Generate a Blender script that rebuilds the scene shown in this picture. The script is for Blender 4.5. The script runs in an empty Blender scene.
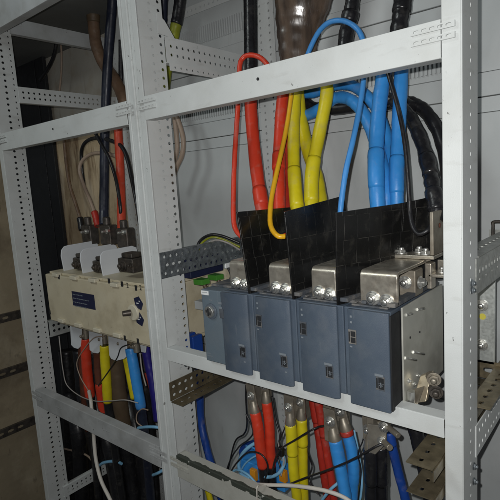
import bpy, bmesh, math, random
from mathutils import Vector, Matrix
random.seed(7)
scn = bpy.context.scene
COL = scn.collection
V = Vector

# ------------------------------------------------------------------ camera
CAM = V((0, -0.8, 0))
RX = V((0.7683109, 0.6368354, -0.0643355))     # image right
RY = V((0.0396556, -0.1476783, -0.9882401))    # image down
RZ = V((-0.6388472, 0.7567244, -0.1387169))    # view direction
F = 482.18
cd = bpy.data.cameras.new('camera')
cam = bpy.data.objects.new('camera', cd)
COL.objects.link(cam)
cam.matrix_world = Matrix(((RX.x, -RY.x, -RZ.x, CAM.x), (RX.y, -RY.y, -RZ.y, CAM.y), (RX.z, -RY.z, -RZ.z, CAM.z), (0, 0, 0, 1)))
cd.sensor_width = 36
cd.lens = F / 500 * 36
cd.clip_start = 0.02
cd.clip_end = 100
scn.camera = cam


def ray(x, y):
    return RX * ((x - 250) / F) + RY * ((y - 250) / F) + RZ


def A(x, y, Y):            # survey helper: the point of the photo's ray at depth Y
    d = ray(x, y)
    return CAM + d * ((Y - CAM.y) / d.y)


def pxm(p):                # metres per photo pixel at a point
    return (p - CAM).dot(RZ) / F


# ------------------------------------------------------------------ materials
def pmat(name, col, rough=.5, metal=0., var=.12, scale=18., dirt=None, dscale=6., damt=.5, bump=0., bscale=200., rvar=.1, spec=.5, coat=0.):
    m = bpy.data.materials.new(name)
    m.use_nodes = True
    nt = m.node_tree
    N, L = nt.nodes, nt.links
    b = N['Principled BSDF']
    b.inputs['Metallic'].default_value = metal
    b.inputs['Specular IOR Level'].default_value = spec
    b.inputs['Coat Weight'].default_value = coat
    tc = N.new('ShaderNodeTexCoord')
    n1 = N.new('ShaderNodeTexNoise')
    n1.inputs['Scale'].default_value = scale
    n1.inputs['Detail'].default_value = 6
    L.new(tc.outputs['Object'], n1.inputs['Vector'])
    mr = N.new('ShaderNodeMapRange')
    mr.inputs[1].default_value = .3
    mr.inputs[2].default_value = .7
    mr.inputs[3].default_value = 1 - var
    mr.inputs[4].default_value = 1 + var
    L.new(n1.outputs['Fac'], mr.inputs[0])
    mul = N.new('ShaderNodeVectorMath')
    mul.operation = 'SCALE'
    mul.inputs[0].default_value = col
    L.new(mr.outputs[0], mul.inputs['Scale'])
    out = mul.outputs[0]
    if dirt:
        n2 = N.new('ShaderNodeTexNoise')
        n2.inputs['Scale'].default_value = dscale
        n2.inputs['Detail'].default_value = 8
        n2.inputs['Roughness'].default_value = .65
        L.new(tc.outputs['Object'], n2.inputs['Vector'])
        r2 = N.new('ShaderNodeMapRange')
        r2.inputs[1].default_value = .48
        r2.inputs[2].default_value = .72
        r2.inputs[3].default_value = 0
        r2.inputs[4].default_value = damt
        L.new(n2.outputs['Fac'], r2.inputs[0])
        mx = N.new('ShaderNodeMix')
        mx.data_type = 'RGBA'
        mx.inputs[7].default_value = (*dirt, 1)
        L.new(r2.outputs[0], mx.inputs[0])
        L.new(out, mx.inputs[6])
        out = mx.outputs[2]
    L.new(out, b.inputs['Base Color'])
    n3 = N.new('ShaderNodeTexNoise')
    n3.inputs['Scale'].default_value = scale * 2.7
    n3.inputs['Detail'].default_value = 4
    L.new(tc.outputs['Object'], n3.inputs['Vector'])
    r3 = N.new('ShaderNodeMapRange')
    r3.inputs[1].default_value = .3
    r3.inputs[2].default_value = .7
    r3.inputs[3].default_value = max(.03, rough - rvar)
    r3.inputs[4].default_value = min(1, rough + rvar)
    L.new(n3.outputs['Fac'], r3.inputs[0])
    L.new(r3.outputs[0], b.inputs['Roughness'])
    if bump:
        n4 = N.new('ShaderNodeTexNoise')
        n4.inputs['Scale'].default_value = bscale
        n4.inputs['Detail'].default_value = 3
        L.new(tc.outputs['Object'], n4.inputs['Vector'])
        bp = N.new('ShaderNodeBump')
        bp.inputs['Strength'].default_value = bump
        bp.inputs['Distance'].default_value = .002
        L.new(n4.outputs['Fac'], bp.inputs['Height'])
        L.new(bp.outputs[0], b.inputs['Normal'])
    return m


M = {}
M['paint'] = pmat('grey_powder_coat', (.56, .584, .578), .5, var=.05, scale=9, dirt=(.40, .40, .37), dscale=7, damt=.35, bump=.12, bscale=500)
M['paint_dirty'] = pmat('grey_powder_coat_dusty', (.45, .47, .475), .55, var=.08, scale=9, dirt=(.27, .27, .25), dscale=6, damt=.6, bump=.12, bscale=500)
M['paint_bare'] = pmat('dark_primer', (.36, .37, .37), .55, var=.15, scale=14, dirt=(.22, .22, .21), dscale=9, damt=.6)
M['panel'] = pmat('back_panel_grey', (.46, .485, .487), .5, var=.06, scale=5, dirt=(.37, .375, .37), dscale=3, damt=.6, bump=.05, bscale=300)
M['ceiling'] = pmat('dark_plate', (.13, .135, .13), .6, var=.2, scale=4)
M['zinc'] = pmat('galvanised', (.26, .29, .31), .38, .75, var=.35, scale=70, dirt=(.55, .60, .63), dscale=110, damt=.5, rvar=.15)
M['zinc_pale'] = pmat('galvanised_pale', (.55, .58, .56), .4, .6, var=.2, scale=60, dirt=(.35, .36, .34), dscale=30, damt=.5, rvar=.12)
M['zinc_mid'] = pmat('galvanised_mid', (.36, .37, .35), .42, .65, var=.2, scale=50, dirt=(.22, .22, .20), dscale=25, damt=.6, rvar=.12)
M['zinc_brown'] = pmat('yellow_passivated', (.24, .20, .13), .42, .7, var=.3, scale=40, dirt=(.10, .08, .05), dscale=25, damt=.6)
M['tin'] = pmat('tinned_bar', (.58, .54, .46), .34, .8, var=.12, scale=25, dirt=(.25, .20, .15), dscale=14, damt=.5, rvar=.1, bump=.1, bscale=90)
M['tin_dull'] = pmat('dull_tinned_bar', (.30, .27, .22), .5, .65, var=.2, scale=25, dirt=(.12, .09, .06), dscale=18, damt=.6)
M['steel'] = pmat('bolt_steel', (.66, .66, .63), .34, .9, var=.08, scale=60)
M['plate'] = pmat('side_plate_steel', (.52, .52, .47), .50, .55, var=.2, scale=7, dirt=(.27, .26, .22), dscale=9, damt=.5, rvar=.12)
M['slate'] = pmat('slate_plastic', (.066, .088, .120), .5, var=.08, scale=10, dirt=(.10, .125, .15), dscale=9, damt=.5, bump=.2, bscale=700)
M['slate_pale'] = pmat('slate_plastic_pale', (.115, .15, .18), .5, var=.06, scale=10, dirt=(.075, .10, .13), dscale=7, damt=.6, bump=.2, bscale=700)
M['slate_top'] = pmat('slate_dusty', (.060, .068, .08), .8, var=.25, scale=40, dirt=(.24, .22, .19), dscale=22, damt=.9, bump=.6, bscale=60)
M['black'] = pmat('black_plastic', (.009, .009, .010), .4, var=.3, scale=20, spec=.4)
M['dark'] = pmat('dark_gap', (.012, .013, .015), .7, var=.2)
M['cream'] = pmat('cream_plastic', (.56, .50, .36), .5, var=.06, scale=8, dirt=(.30, .25, .16), dscale=7, damt=.6, bump=.1, bscale=400)
M['cream_clip'] = pmat('cream_clip', (.58, .54, .42), .5, var=.05)
M['shield'] = pmat('grey_shield', (.64, .67, .70), .45, var=.05, scale=12, dirt=(.38, .38, .38), damt=.4)
M['grime'] = pmat('grimy_metal', (.07, .062, .055), .45, .5, var=.4, scale=50, dirt=(.16, .13, .10), dscale=40, damt=.6)
M['red'] = pmat('red_sleeve', (.60, .045, .018), .42, var=.10, scale=30, dirt=(.42, .03, .015), dscale=15, damt=.5, bump=.25, bscale=70)
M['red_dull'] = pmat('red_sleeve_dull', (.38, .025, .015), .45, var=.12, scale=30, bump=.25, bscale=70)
M['yellow'] = pmat('yellow_sleeve', (.62, .53, .010), .42, var=.08, scale=30, dirt=(.42, .33, .01), dscale=15, damt=.5, bump=.3, bscale=70)
M['amber'] = pmat('amber_wire', (.70, .38, .012), .4, var=.06)
M['blue'] = pmat('blue_sleeve', (.035, .25, .64), .40, var=.08, scale=30, dirt=(.02, .13, .40), dscale=15, damt=.5, bump=.3, bscale=70)
M['blue_wire'] = pmat('blue_wire', (.055, .25, .60), .4, var=.05)
M['blue_dark'] = pmat('dark_blue_cable', (.010, .05, .26), .4, var=.1, bump=.2, bscale=60)
M['violet'] = pmat('violet_cable', (.025, .018, .20), .4, var=.1)
M['sky'] = pmat('pale_blue_wire', (.19, .42, .62), .45, var=.06)
M['cable_black'] = pmat('black_cable', (.012, .012, .014), .36, var=.3, scale=30, bump=.3, bscale=60)
M['tape'] = pmat('black_tape', (.013, .013, .015), .3, var=.3, scale=40, bump=.7, bscale=45)
M['cable_navy'] = pmat('navy_cable', (.012, .016, .032), .4, var=.2, bump=.2, bscale=60)
M['brown'] = pmat('brown_sheath', (.17, .105, .065), .5, var=.25, scale=25, dirt=(.30, .24, .18), dscale=20, damt=.6, bump=.4, bscale=60)
M['brown_flat'] = pmat('brown_cable', (.10, .068, .04), .55, var=.15, scale=25)
M['brown_red'] = pmat('red_brown_cable', (.14, .045, .025), .5, var=.2, scale=25)
M['beige'] = pmat('beige_cable', (.33, .25, .19), .5, var=.12, scale=30)
M['olive'] = pmat('yellow_green_cable', (.25, .27, .015), .45, var=.25, scale=30, dirt=(.06, .08, .02), dscale=25, damt=.6)
M['white_wire'] = pmat('white_cable', (.55, .52, .47), .5, var=.08)
M['grey_wire'] = pmat('grey_wire', (.33, .31, .29), .5, var=.1)
M['orange_cable'] = pmat('orange_red_cable', (.50, .05, .018), .45, var=.12, scale=30)
M['sticker'] = pmat('white_sticker', (.72, .74, .74), .5, var=.03)
M['mark'] = pmat('print_grey', (.17, .195, .22), .6, var=.05)
M['navy'] = pmat('navy_label', (.012, .016, .05), .45, var=.1)
M['green'] = pmat('green_connector', (.06, .24, .03), .45, var=.1)
M['orange'] = pmat('orange_clip', (.62, .25, .012), .45, var=.05)
M['lid_yellow'] = pmat('yellow_sticker', (.62, .55, .08), .5, var=.05)
M['copper'] = pmat('brass_bar', (.55, .49, .37), .4, .7, var=.2, scale=30, dirt=(.3, .2, .1), dscale=30, damt=.5)
M['board'] = pmat('brown_stained_board', (.27, .225, .15), .8, var=.2, scale=5, dirt=(.10, .075, .045), dscale=4, damt=.8, bump=.5, bscale=40)
M['wall'] = pmat('stained_beige_wall', (.50, .48, .42), .85, var=.12, scale=3, dirt=(.36, .28, .18), dscale=5, damt=.8, bump=.5, bscale=30)
M['hardboard'] = pmat('stained_hardboard', (.60, .47, .30), .8, var=.14, scale=4, dirt=(.30, .21, .115), dscale=5, damt=.8, bump=.4, bscale=40)
M['floor'] = pmat('dark_concrete', (.09, .085, .075), .85, var=.25, scale=4, bump=.4, bscale=40)


def layer(key, col, vec, lo, hi, amt, detail=5, rough=None):
    """one more coat of wear: a stretched noise, thresholded lo..hi, mixed over the base colour"""
    m = M[key]
    nt = m.node_tree
    N, L = nt.nodes, nt.links
    b = N['Principled BSDF']
    tc = N.new('ShaderNodeTexCoord')
    mp = N.new('ShaderNodeMapping')
    mp.inputs['Scale'].default_value = vec
    mp.inputs['Location'].default_value = (random.random() * 9, random.random() * 9, random.random() * 9)
    L.new(tc.outputs['Object'], mp.inputs[0])
    n = N.new('ShaderNodeTexNoise')
    n.inputs['Scale'].default_value = 1
    n.inputs['Detail'].default_value = detail
    n.inputs['Roughness'].default_value = .6
    L.new(mp.outputs[0], n.inputs['Vector'])
    r = N.new('ShaderNodeMapRange')
    r.inputs[1].default_value = lo
    r.inputs[2].default_value = hi
    r.inputs[4].default_value = amt
    L.new(n.outputs['Fac'], r.inputs[0])
    mx = N.new('ShaderNodeMix')
    mx.data_type = 'RGBA'
    old = b.inputs['Base Color'].links[0].from_socket
    L.new(r.outputs[0], mx.inputs[0])
    L.new(old, mx.inputs[6])
    mx.inputs[7].default_value = (*col, 1)
    L.new(mx.outputs[2], b.inputs['Base Color'])


for k in ('paint', 'paint_dirty', 'paint_bare'):
    layer(k, (.10, .10, .09), (95, 95, 60), .70, .74, .8, 3)          # chips
    layer(k, (.30, .29, .26), (9, 9, 40), .60, .80, .45)              # grubby runs
layer('panel', (.62, .63, .63), (7, 7, 2.2), .52, .78, .55)           # dusty smears, with pale light reflections painted in
layer('panel', (.22, .22, .20), (22, 22, 6), .64, .80, .5)
layer('wall', (.20, .13, .07), (16, 16, 1.6), .56, .70, .75)          # drips
layer('wall', (.62, .58, .50), (4, 4, 3), .56, .72, .6)
layer('hardboard', (.17, .10, .05), (14, 14, 1.6), .50, .60, .9)
layer('hardboard', (.58, .50, .38), (7, 7, 3), .55, .72, .6)
layer('board', (.42, .37, .27), (6, 6, 5), .54, .72, .6)
layer('board', (.05, .04, .03), (30, 30, 9), .62, .72, .7)
for k in ('slate', 'slate_pale'):
    layer(k, (.19, .21, .23), (70, 70, 14), .62, .80, .5, 6)          # scuffs and dust
    layer(k, (.14, .155, .17), (14, 14, 12), .50, .76, .55, 7)
layer('cream', (.20, .16, .10), (60, 60, 30), .64, .76, .6)
layer('cream', (.62, .58, .46), (9, 9, 9), .5, .75, .4)
layer('tin', (.22, .17, .12), (40, 40, 40), .56, .74, .6, 6)
layer('plate', (.62, .61, .56), (12, 12, 30), .52, .75, .6)
for k in ('red', 'red_dull', 'yellow', 'blue', 'blue_dark', 'orange_cable'):
    layer(k, (.30, .26, .22), (26, 26, 26), .56, .80, .42, 7)         # dust
    layer(k, (.05, .04, .035), (90, 90, 40), .68, .78, .5)
for k in ('cable_black', 'tape', 'cable_navy', 'black'):
    layer(k, (.10, .095, .085), (35, 35, 35), .56, .80, .45, 7)


def barrier_mat():
    m = pmat('black_barrier', (.009, .009, .009), .26, var=.3, scale=12, rvar=.08, spec=.5)
    nt = m.node_tree
    N, L = nt.nodes, nt.links
    b = N['Principled BSDF']
    tc = N.new('ShaderNodeTexCoord')
    sp = N.new('ShaderNodeSeparateXYZ')
    cb = N.new('ShaderNodeCombineXYZ')
    L.new(tc.outputs['Object'], sp.inputs[0])
    L.new(sp.outputs['Y'], cb.inputs[0])
    L.new(sp.outputs['Z'], cb.inputs[1])
    br = N.new('ShaderNodeTexBrick')
    br.inputs['Scale'].default_value = 1
    br.inputs['Brick Width'].default_value = .030
    br.inputs['Row Height'].default_value = .047
    br.inputs['Mortar Size'].default_value = .0006
    br.inputs['Mortar Smooth'].default_value = .3
    br.offset = .12
    L.new(cb.outputs[0], br.inputs['Vector'])
    nz = N.new('ShaderNodeTexNoise')
    nz.inputs['Scale'].default_value = 40
    L.new(tc.outputs['Object'], nz.inputs['Vector'])
    r = N.new('ShaderNodeMapRange')
    r.inputs[1].default_value = .45
    r.inputs[2].default_value = .65
    L.new(nz.outputs['Fac'], r.inputs[0])
    mm = N.new('ShaderNodeMath')
    mm.operation = 'MULTIPLY'
    L.new(r.outputs[0], mm.inputs[0])
    L.new(br.outputs['Fac'], mm.inputs[1])
    mx = N.new('ShaderNodeMix')
    mx.data_type = 'RGBA'
    old = b.inputs['Base Color'].links[0].from_socket
    L.new(mm.outputs[0], mx.inputs[0])
    L.new(old, mx.inputs[6])
    mx.inputs[7].default_value = (.055, .053, .047, 1)
    L.new(mx.outputs[2], b.inputs['Base Color'])
    bp = N.new('ShaderNodeBump')
    bp.inputs['Strength'].default_value = .5
    bp.inputs['Distance'].default_value = .001
    bp.invert = True
    L.new(br.outputs['Fac'], bp.inputs['Height'])
    L.new(bp.outputs[0], b.inputs['Normal'])
    return m


M['barrier'] = barrier_mat()
layer('barrier', (.07, .066, .055), (30, 30, 30), .55, .80, .5, 7)


def film_mat():
    m = pmat('brown_film', (.15, .10, .07), .25, var=.3, scale=20, rvar=.1)
    nt = m.node_tree
    N, L = nt.nodes, nt.links
    b = N['Principled BSDF']
    tc = N.new('ShaderNodeTexCoord')
    mp = N.new('ShaderNodeMapping')
    mp.inputs['Scale'].default_value = (38, 38, 4)
    L.new(tc.outputs['Object'], mp.inputs[0])
    n = N.new('ShaderNodeTexNoise')
    n.inputs['Scale'].default_value = 1.4
    n.inputs['Detail'].default_value = 5
    L.new(mp.outputs[0], n.inputs['Vector'])
    cr = N.new('ShaderNodeValToRGB')
    cr.color_ramp.elements[0].position = .25
    cr.color_ramp.elements[0].color = (.028, .020, .016, 1)
    cr.color_ramp.elements[1].position = .78
    cr.color_ramp.elements[1].color = (.15, .105, .075, 1)
    L.new(n.outputs['Fac'], cr.inputs[0])
    L.new(cr.outputs[0], b.inputs['Base Color'])
    bp = N.new('ShaderNodeBump')
    bp.inputs['Strength'].default_value = .6
    bp.inputs['Distance'].default_value = .003
    L.new(n.outputs['Fac'], bp.inputs['Height'])
    L.new(bp.outputs[0], b.inputs['Normal'])
    b.inputs['Coat Weight'].default_value = .6
    b.inputs['Coat Roughness'].default_value = .15
    return m


M['film'] = film_mat()


def peeled_mat():          # grey paint flaked off to dark primer along the rail's front top edge
    m = pmat('grey_powder_coat_flaked', (.42, .42, .38), .55, var=.08, scale=9, dirt=(.27, .26, .22), dscale=8, damt=.6, bump=.12, bscale=500)
    nt = m.node_tree
    N, L = nt.nodes, nt.links
    b = N['Principled BSDF']
    tc = N.new('ShaderNodeTexCoord')
    sp = N.new('ShaderNodeSeparateXYZ')
    L.new(tc.outputs['Object'], sp.inputs[0])
    n = N.new('ShaderNodeTexNoise')
    n.inputs['Scale'].default_value = 28
    n.inputs['Detail'].default_value = 5
    L.new(tc.outputs['Object'], n.inputs['Vector'])

    def mth(op, a, bb):
        k = N.new('ShaderNodeMath')
        k.operation = op
        for i, q in enumerate((a, bb)):
            if isinstance(q, (int, float)):
                k.inputs[i].default_value = q
            else:
                L.new(q, k.inputs[i])
        return k.outputs[0]
    y = mth('SUBTRACT', sp.outputs['Y'], .003)       # object Y is depth from the rail's front face
    d = mth('ADD', mth('ABSOLUTE', y, 0), mth('MULTIPLY', mth('SUBTRACT', n.outputs['Fac'], .5), .030))
    low = mth('MULTIPLY', mth('LESS_THAN', d, .0065), mth('GREATER_THAN', sp.outputs['Z'], -.0125))
    mx = N.new('ShaderNodeMix')
    mx.data_type = 'RGBA'
    old = b.inputs['Base Color'].links[0].from_socket
    L.new(low, mx.inputs[0])
    L.new(old, mx.inputs[6])
    mx.inputs[7].default_value = (.045, .052, .042, 1)
    L.new(mx.outputs[2], b.inputs['Base Color'])
    return m


M['peeled'] = peeled_mat()


# ------------------------------------------------------------------ mesh helpers
class MB:
    def __init__(s):
        s.bm = bmesh.new()

    def faces(s, pts, idx):
        vs = [s.bm.verts.new(p) for p in pts]
        for f in idx:
            try:
                s.bm.faces.new([vs[i] for i in f])
            except ValueError:
                pass
        return s

    def obox(s, o, u, v, w):
        o, u, v, w = V(o), V(u), V(v), V(w)
        p = [o, o + u, o + u + v, o + v, o + w, o + u + w, o + u + v + w, o + v + w]
        return s.faces(p, [(3, 2, 1, 0), (4, 5, 6, 7), (0, 1, 5, 4), (1, 2, 6, 5), (2, 3, 7, 6), (3, 0, 4, 7)])

    def box(s, x0, x1, y0, y1, z0, z1):
        return s.obox((x0, y0, z0), (x1 - x0, 0, 0), (0, y1 - y0, 0), (0, 0, z1 - z0))

    def prism(s, pts, w):
        w = V(w)
        pts = [V(p) for p in pts]
        n = len(pts)
        return s.faces(pts + [p + w for p in pts], [tuple(range(n - 1, -1, -1)), tuple(range(n, 2 * n))] +
                       [(i, (i + 1) % n, n + (i + 1) % n, n + i) for i in range(n)])

    def cyl(s, p0, p1, r0, r1=None, seg=16):
        p0, p1 = V(p0), V(p1)
        r1 = r0 if r1 is None else r1
        d = (p1 - p0).normalized()
        a = d.orthogonal().normalized()
        b = d.cross(a)
        P = []
        for p, r in ((p0, r0), (p1, r1)):
            for i in range(seg):
                t = 2 * math.pi * i / seg
                P.append(p + a * r * math.cos(t) + b * r * math.sin(t))
        return s.faces(P, [tuple(range(seg - 1, -1, -1)), tuple(range(seg, 2 * seg))] +
                       [(i, (i + 1) % seg, seg + (i + 1) % seg, seg + i) for i in range(seg)])

    def bolt(s, p, n, r):              # washer, hex head, round stud end
        p, n = V(p), V(n).normalized()
        s.cyl(p, p + n * r * .25, r * 1.3, seg=24)
        s.cyl(p + n * r * .25, p + n * r * .85, r * 1.02, r * .98, seg=6)
        s.cyl(p + n * r * .85, p + n * r * 1.2, r * .62, r * .6, seg=16)
        s.cyl(p + n * r * 1.2, p + n * r * 1.4, r * .6, r * .35, seg=16)
        return s

    def tube(s, path, rad, seg=14, flat=None):
        n = len(path)
        T = [(path[min(i + 1, n - 1)] - path[max(i - 1, 0)]).normalized() for i in range(n)]
        a = T[0].orthogonal().normalized()
        rings = []
        for i in range(n):
            a = (a - T[i] * a.dot(T[i])).normalized()
            b = T[i].cross(a)
            r = rad[i] if isinstance(rad, (list, tuple)) else rad
            ring = []
            for k in range(seg):
                t = 2 * math.pi * k / seg
                off = a * r * math.cos(t) + b * r * math.sin(t)
                if flat is not None:
                    ax, fac = flat
                    off = off - ax * off.dot(ax) * (1 - fac)
                ring.append(s.bm.verts.new(path[i] + off))
            rings.append(ring)
        for i in range(n - 1):
            for k in range(seg):
                s.bm.faces.new((rings[i][k], rings[i][(k + 1) % seg], rings[i + 1][(k + 1) % seg], rings[i + 1][k]))
        s.bm.faces.new(list(reversed(rings[0])))
        s.bm.faces.new(rings[-1])
        return s

    def perf(s, o, u, v, n, rows, th=.002):
        """flat plate o + u + v, thickness th against n, punched with rows (v, start, pitch, count, ru, rv)"""
        o, u, v, n = V(o), V(u), V(v), V(n).normalized()
        Lu, Lv = u.length, v.length
        u, v = u / Lu, v / Lv
        bk = -n * th
        P = lambda a, b: o + u * a + v * b
        rows = sorted(rows)
        bands = []
        z = 0.
        for i, rw in enumerate(rows):
            h = rw[5] * 1.35
            bands.append((z, rw[0] - h, None))
            bands.append((rw[0] - h, rw[0] + h, rw))
            z = rw[0] + h
        bands.append((z, Lv, None))

        def quad(a0, a1, b0, b1):
            if a1 - a0 < 1e-6 or b1 - b0 < 1e-6:
                return
            s.faces([P(a0, b0), P(a1, b0), P(a1, b1), P(a0, b1)], [(0, 1, 2, 3)])
            s.faces([P(a0, b0) + bk, P(a1, b0) + bk, P(a1, b1) + bk, P(a0, b1) + bk], [(3, 2, 1, 0)])
        for b0, b1, rw in bands:
            if rw is None:
                quad(0, Lu, b0, b1)
                continue
            vc, st, pt, cnt, ru, rv = rw
            c0 = st - pt / 2
            quad(0, c0, b0, b1)
            quad(c0 + pt * cnt, Lu, b0, b1)
            for k in range(cnt):
                a0 = c0 + pt * k
                a1 = a0 + pt
                ac = st + pt * k
                outer = [(a1, vc), (a1, b1), (ac, b1), (a0, b1), (a0, vc), (a0, b0), (ac, b0), (a1, b0)]
                m = 1 if ru > rv * 1.4 else 0
                hole = []
                for j in range(8):
                    t = math.pi / 4 * j
                    if m:
                        e = ru - rv
                        cx = e * (0 if j in (2, 6) else (1 if math.cos(t) > 0 else -1))
                        hole.append((ac + cx + rv * math.cos(t), vc + rv * math.sin(t)))
                    else:
                        hole.append((ac + ru * math.cos(t), vc + rv * math.sin(t)))
                pts = [P(*q) for q in outer] + [P(*q) for q in hole]
                pts += [q + bk for q in pts]
                fs = []
                for j in range(8):
                    j2 = (j + 1) % 8
                    fs.append((j, j2, 8 + j2, 8 + j))
                    fs.append((16 + j2, 16 + j, 24 + j, 24 + j2))
                    fs.append((8 + j, 8 + j2, 24 + j2, 24 + j))
                s.faces(pts, fs)
        c = [P(0, 0), P(Lu, 0), P(Lu, Lv), P(0, Lv)]
        for i in range(4):
            a, b = c[i], c[(i + 1) % 4]
            s.faces([a, b, b + bk, a + bk], [(3, 2, 1, 0)])
        return s

    def build(s, name, mat, parent=None, smooth=False, bevel=0, bseg=2, origin=None, label=None):
        off = V((0, 0, 0))
        q = parent
        while q is not None:
            off += q.location
            q = q.parent
        loc = V((0, 0, 0))
        if parent is None or origin is not None:
            if origin is None:
                xs = [v.co for v in s.bm.verts]
                origin = V((sum(v.x for v in xs) / len(xs), sum(v.y for v in xs) / len(xs), min(v.z for v in xs)))
            loc = V(origin) - off
        bmesh.ops.remove_doubles(s.bm, verts=s.bm.verts, dist=1e-6)
        bmesh.ops.recalc_face_normals(s.bm, faces=s.bm.faces)
        bmesh.ops.translate(s.bm, verts=s.bm.verts, vec=-(off + loc))
        me = bpy.data.meshes.new(name)
        s.bm.to_mesh(me)
        s.bm.free()
        me.materials.append(M[mat] if isinstance(mat, str) else mat)
        if smooth:
            for p in me.polygons:
                p.use_smooth = len(p.vertices) <= 4
        o = bpy.data.objects.new(name, me)
        COL.objects.link(o)
        o.location = loc
        if parent is not None:
            o.parent = parent
        if 'bolt' in name and not bevel:
            bevel = .0007
        if bevel:
            md = o.modifiers.new('bevel', 'BEVEL')
            md.width = bevel
            md.segments = bseg
            md.limit_method = 'ANGLE'
            md.angle_limit = math.radians(40)
            for p in me.polygons:
                p.use_smooth = True
            md.harden_normals = True
        if label:
            o['label'] = label
        return o


def tag(o, label, cat, group=None):
    o['label'] = label
    o['category'] = cat
    if group:
        o['group'] = group
    return o


def thing(name, label, cat, loc, group=None):
    o = bpy.data.objects.new(name, None)
    COL.objects.link(o)
    o.location = V(loc)
    o.empty_display_size = .05
    return tag(o, label, cat, group)


def smooth_path(pts, sub=8):
    P = [V(p) for p in pts]
    if len(P) == 2:
        return [P[0].lerp(P[1], i / sub) for i in range(sub + 1)]
    E = [P[0] * 2 - P[1]] + P + [P[-1] * 2 - P[-2]]
    out = []
    for i in range(1, len(E) - 2):
        p0, p1, p2, p3 = E[i - 1:i + 3]
        for k in range(sub):
            t = k / sub
            out.append(.5 * ((2 * p1) + (p2 - p0) * t + (2 * p0 - 5 * p1 + 4 * p2 - p3) * t * t + (3 * p1 - p0 - 3 * p2 + p3) * t ** 3))
    out.append(P[-1])
    return out


def path_of(pix):
    return smooth_path([A(*q) if len(q) == 3 else V(q[0]) for q in pix], 14)


def cable(name, label, cat, pix, w, mat, group=None, parts=(), wob=0.):
    """a cable along photo points (x, y, depth), w photo pixels wide; parts: (name, t0, t1, material, scale)"""
    p = path_of(pix)
    r = w / 2 * pxm(p[len(p) // 2])
    ph = random.random() * 6
    rad = [r * (1 + (random.uniform(-.014, .014) if w > 7 and not wob else 0) + .018 * math.sin(i * .55 + ph) + .012 * math.sin(i * 1.37 + ph * 2) + wob * .5 * math.sin(i * .9 + ph) * math.sin(i * .37)) for i in range(len(p))]
    o = MB().tube(p, rad, seg=16 if w > 8 else 10).build(name, mat, None, smooth=True, origin=p[0])
    tag(o, label, cat, group)
    n = len(p) - 1
    for nm, t0, t1, mt, sc in parts:
        i0, i1 = int(round(t0 * n)), max(int(round(t1 * n)), int(round(t0 * n)) + 1)
        q = p[i0:i1 + 1]
        rr = [r * sc * (1 + random.uniform(-.014, .014) + .014 * math.sin(i * .8 + ph) + wob * .4 * math.sin(i * .7)) for i in range(len(q))]
        if len(rr) > 4 and w > 7:
            rr[0] = rad[i0] * 1.02
            rr[-1] = rad[i1] * 1.02
        MB().tube(q, rr, seg=16).build(nm, mt, o, smooth=True)
    return o


# ================================================================== THE CABINET FRAME
FR = thing('cabinet_frame', 'pale grey steel cabinet frame of punched posts and flat rails', 'cabinet frame', (-.6, .2, -1.62))
ZB, ZT = -1.62, .95


def post(xl, xr, holes_dark=True, double=False):
    mb = MB()
    y1 = .083
    if double:                                     # two posts bolted side by side
        for a, b, y in ((xl, xl + .011, 0), (xl + .0111, xl + .030, .003), (xl + .0301, xl + .038, -.001), (xl + .0381, xl + .052, .003), (xl + .0521, xr, 0)):
            mb.box(a, b, y, y + .006, ZB, ZT)
    else:
        mb.box(xl, xr - .002, 0, .003, ZB, ZT)
    body = mb.build('post', 'paint', FR, bevel=.0016)
    side = MB()
    n = int((ZT - ZB) / .0208) - 2
    if double:
        rows = [(.042, .02, .0208, n, .0036, .0036), (.071, .03, .0208, n, .0042, .0052)]
    elif holes_dark:
        rows = [(.041, .02, .0208, n, .0045, .0052), (.071, .03, .0208, n, .0036, .0026)]
    else:
        rows = [(.042, .02, .0208, n, .0036, .0030)]
    side.perf((xr, .0005, ZB), (0, 0, ZT - ZB), (0, y1, 0), (1, 0, 0), rows, .002)
    side.box(xr - .003, xr - .0005, y1 - .001, y1 + .001, ZB, ZT)
    side.build('punched_side', 'paint', body)
    back = MB()
    back.box(xl, xl + .002, .006, .024, ZB, ZT)       # folded far edge, the profile is open behind
    if double or not holes_dark:
        back.box(xr - .010, xr - .008, .028, .056, ZB, ZT)   # inner flange right behind the first row of holes
    back.build('inner_flange', 'paint', body)
    return body


post(-1.840, -1.808, True)
post(-1.062, -.990, False, True)
post(-.262, -.231, False)


def front_rail(x0, x1, z0, z1, mat='paint', d=.028, name='front_rail', tabs=(1, 1), z_off=0, y0=-.0025):
    mb = MB()
    mb.box(x0, x1, y0, y0 + .002, z0, z1)
    mb.box(x0, x1, y0 + .0021, d, z1 - .002, z1)
    mb.box(x0, x1, y0 + .0021, d, z0, z0 + .002)
    r = mb.build(name, mat, FR, bevel=.0012, origin=(x0, y0, z1))
    for k, (xa, s) in enumerate(((x0, 1), (x1, -1))):
        if not tabs[k]:
            continue
        t = MB()
        a = xa - .022 if s > 0 else xa - .046
        h = (z1 - z0)
        for zz in (z0 + h * .52, z0 + h * .80):
            t.perf((a, y0 - .0036, zz - .0045), (.068, 0, 0), (0, 0, .009), (0, -1, 0), [(.0045, .009, .0125, 5, .0044, .0024)], .0034)
        t.build('slotted_tab', mat, r)
    return r


front_rail(-.990, -.262, .171, .229)
front_rail(-1.808, -1.062, .169, .229)
front_rail(-.990, -.262, -.460, -.425, name='support_rail', d=.03, tabs=(0, 0))
front_rail(-1.800, -1.062, -.800, -.735, mat='paint_bare', d=.030)
front_rail(-.990, -.262, -.800, -.735, mat='peeled', d=.030, tabs=(1, 0))
front_rail(-2.6, -1.062, .565, .66, mat='paint_dirty', tabs=(0, 0))
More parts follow.
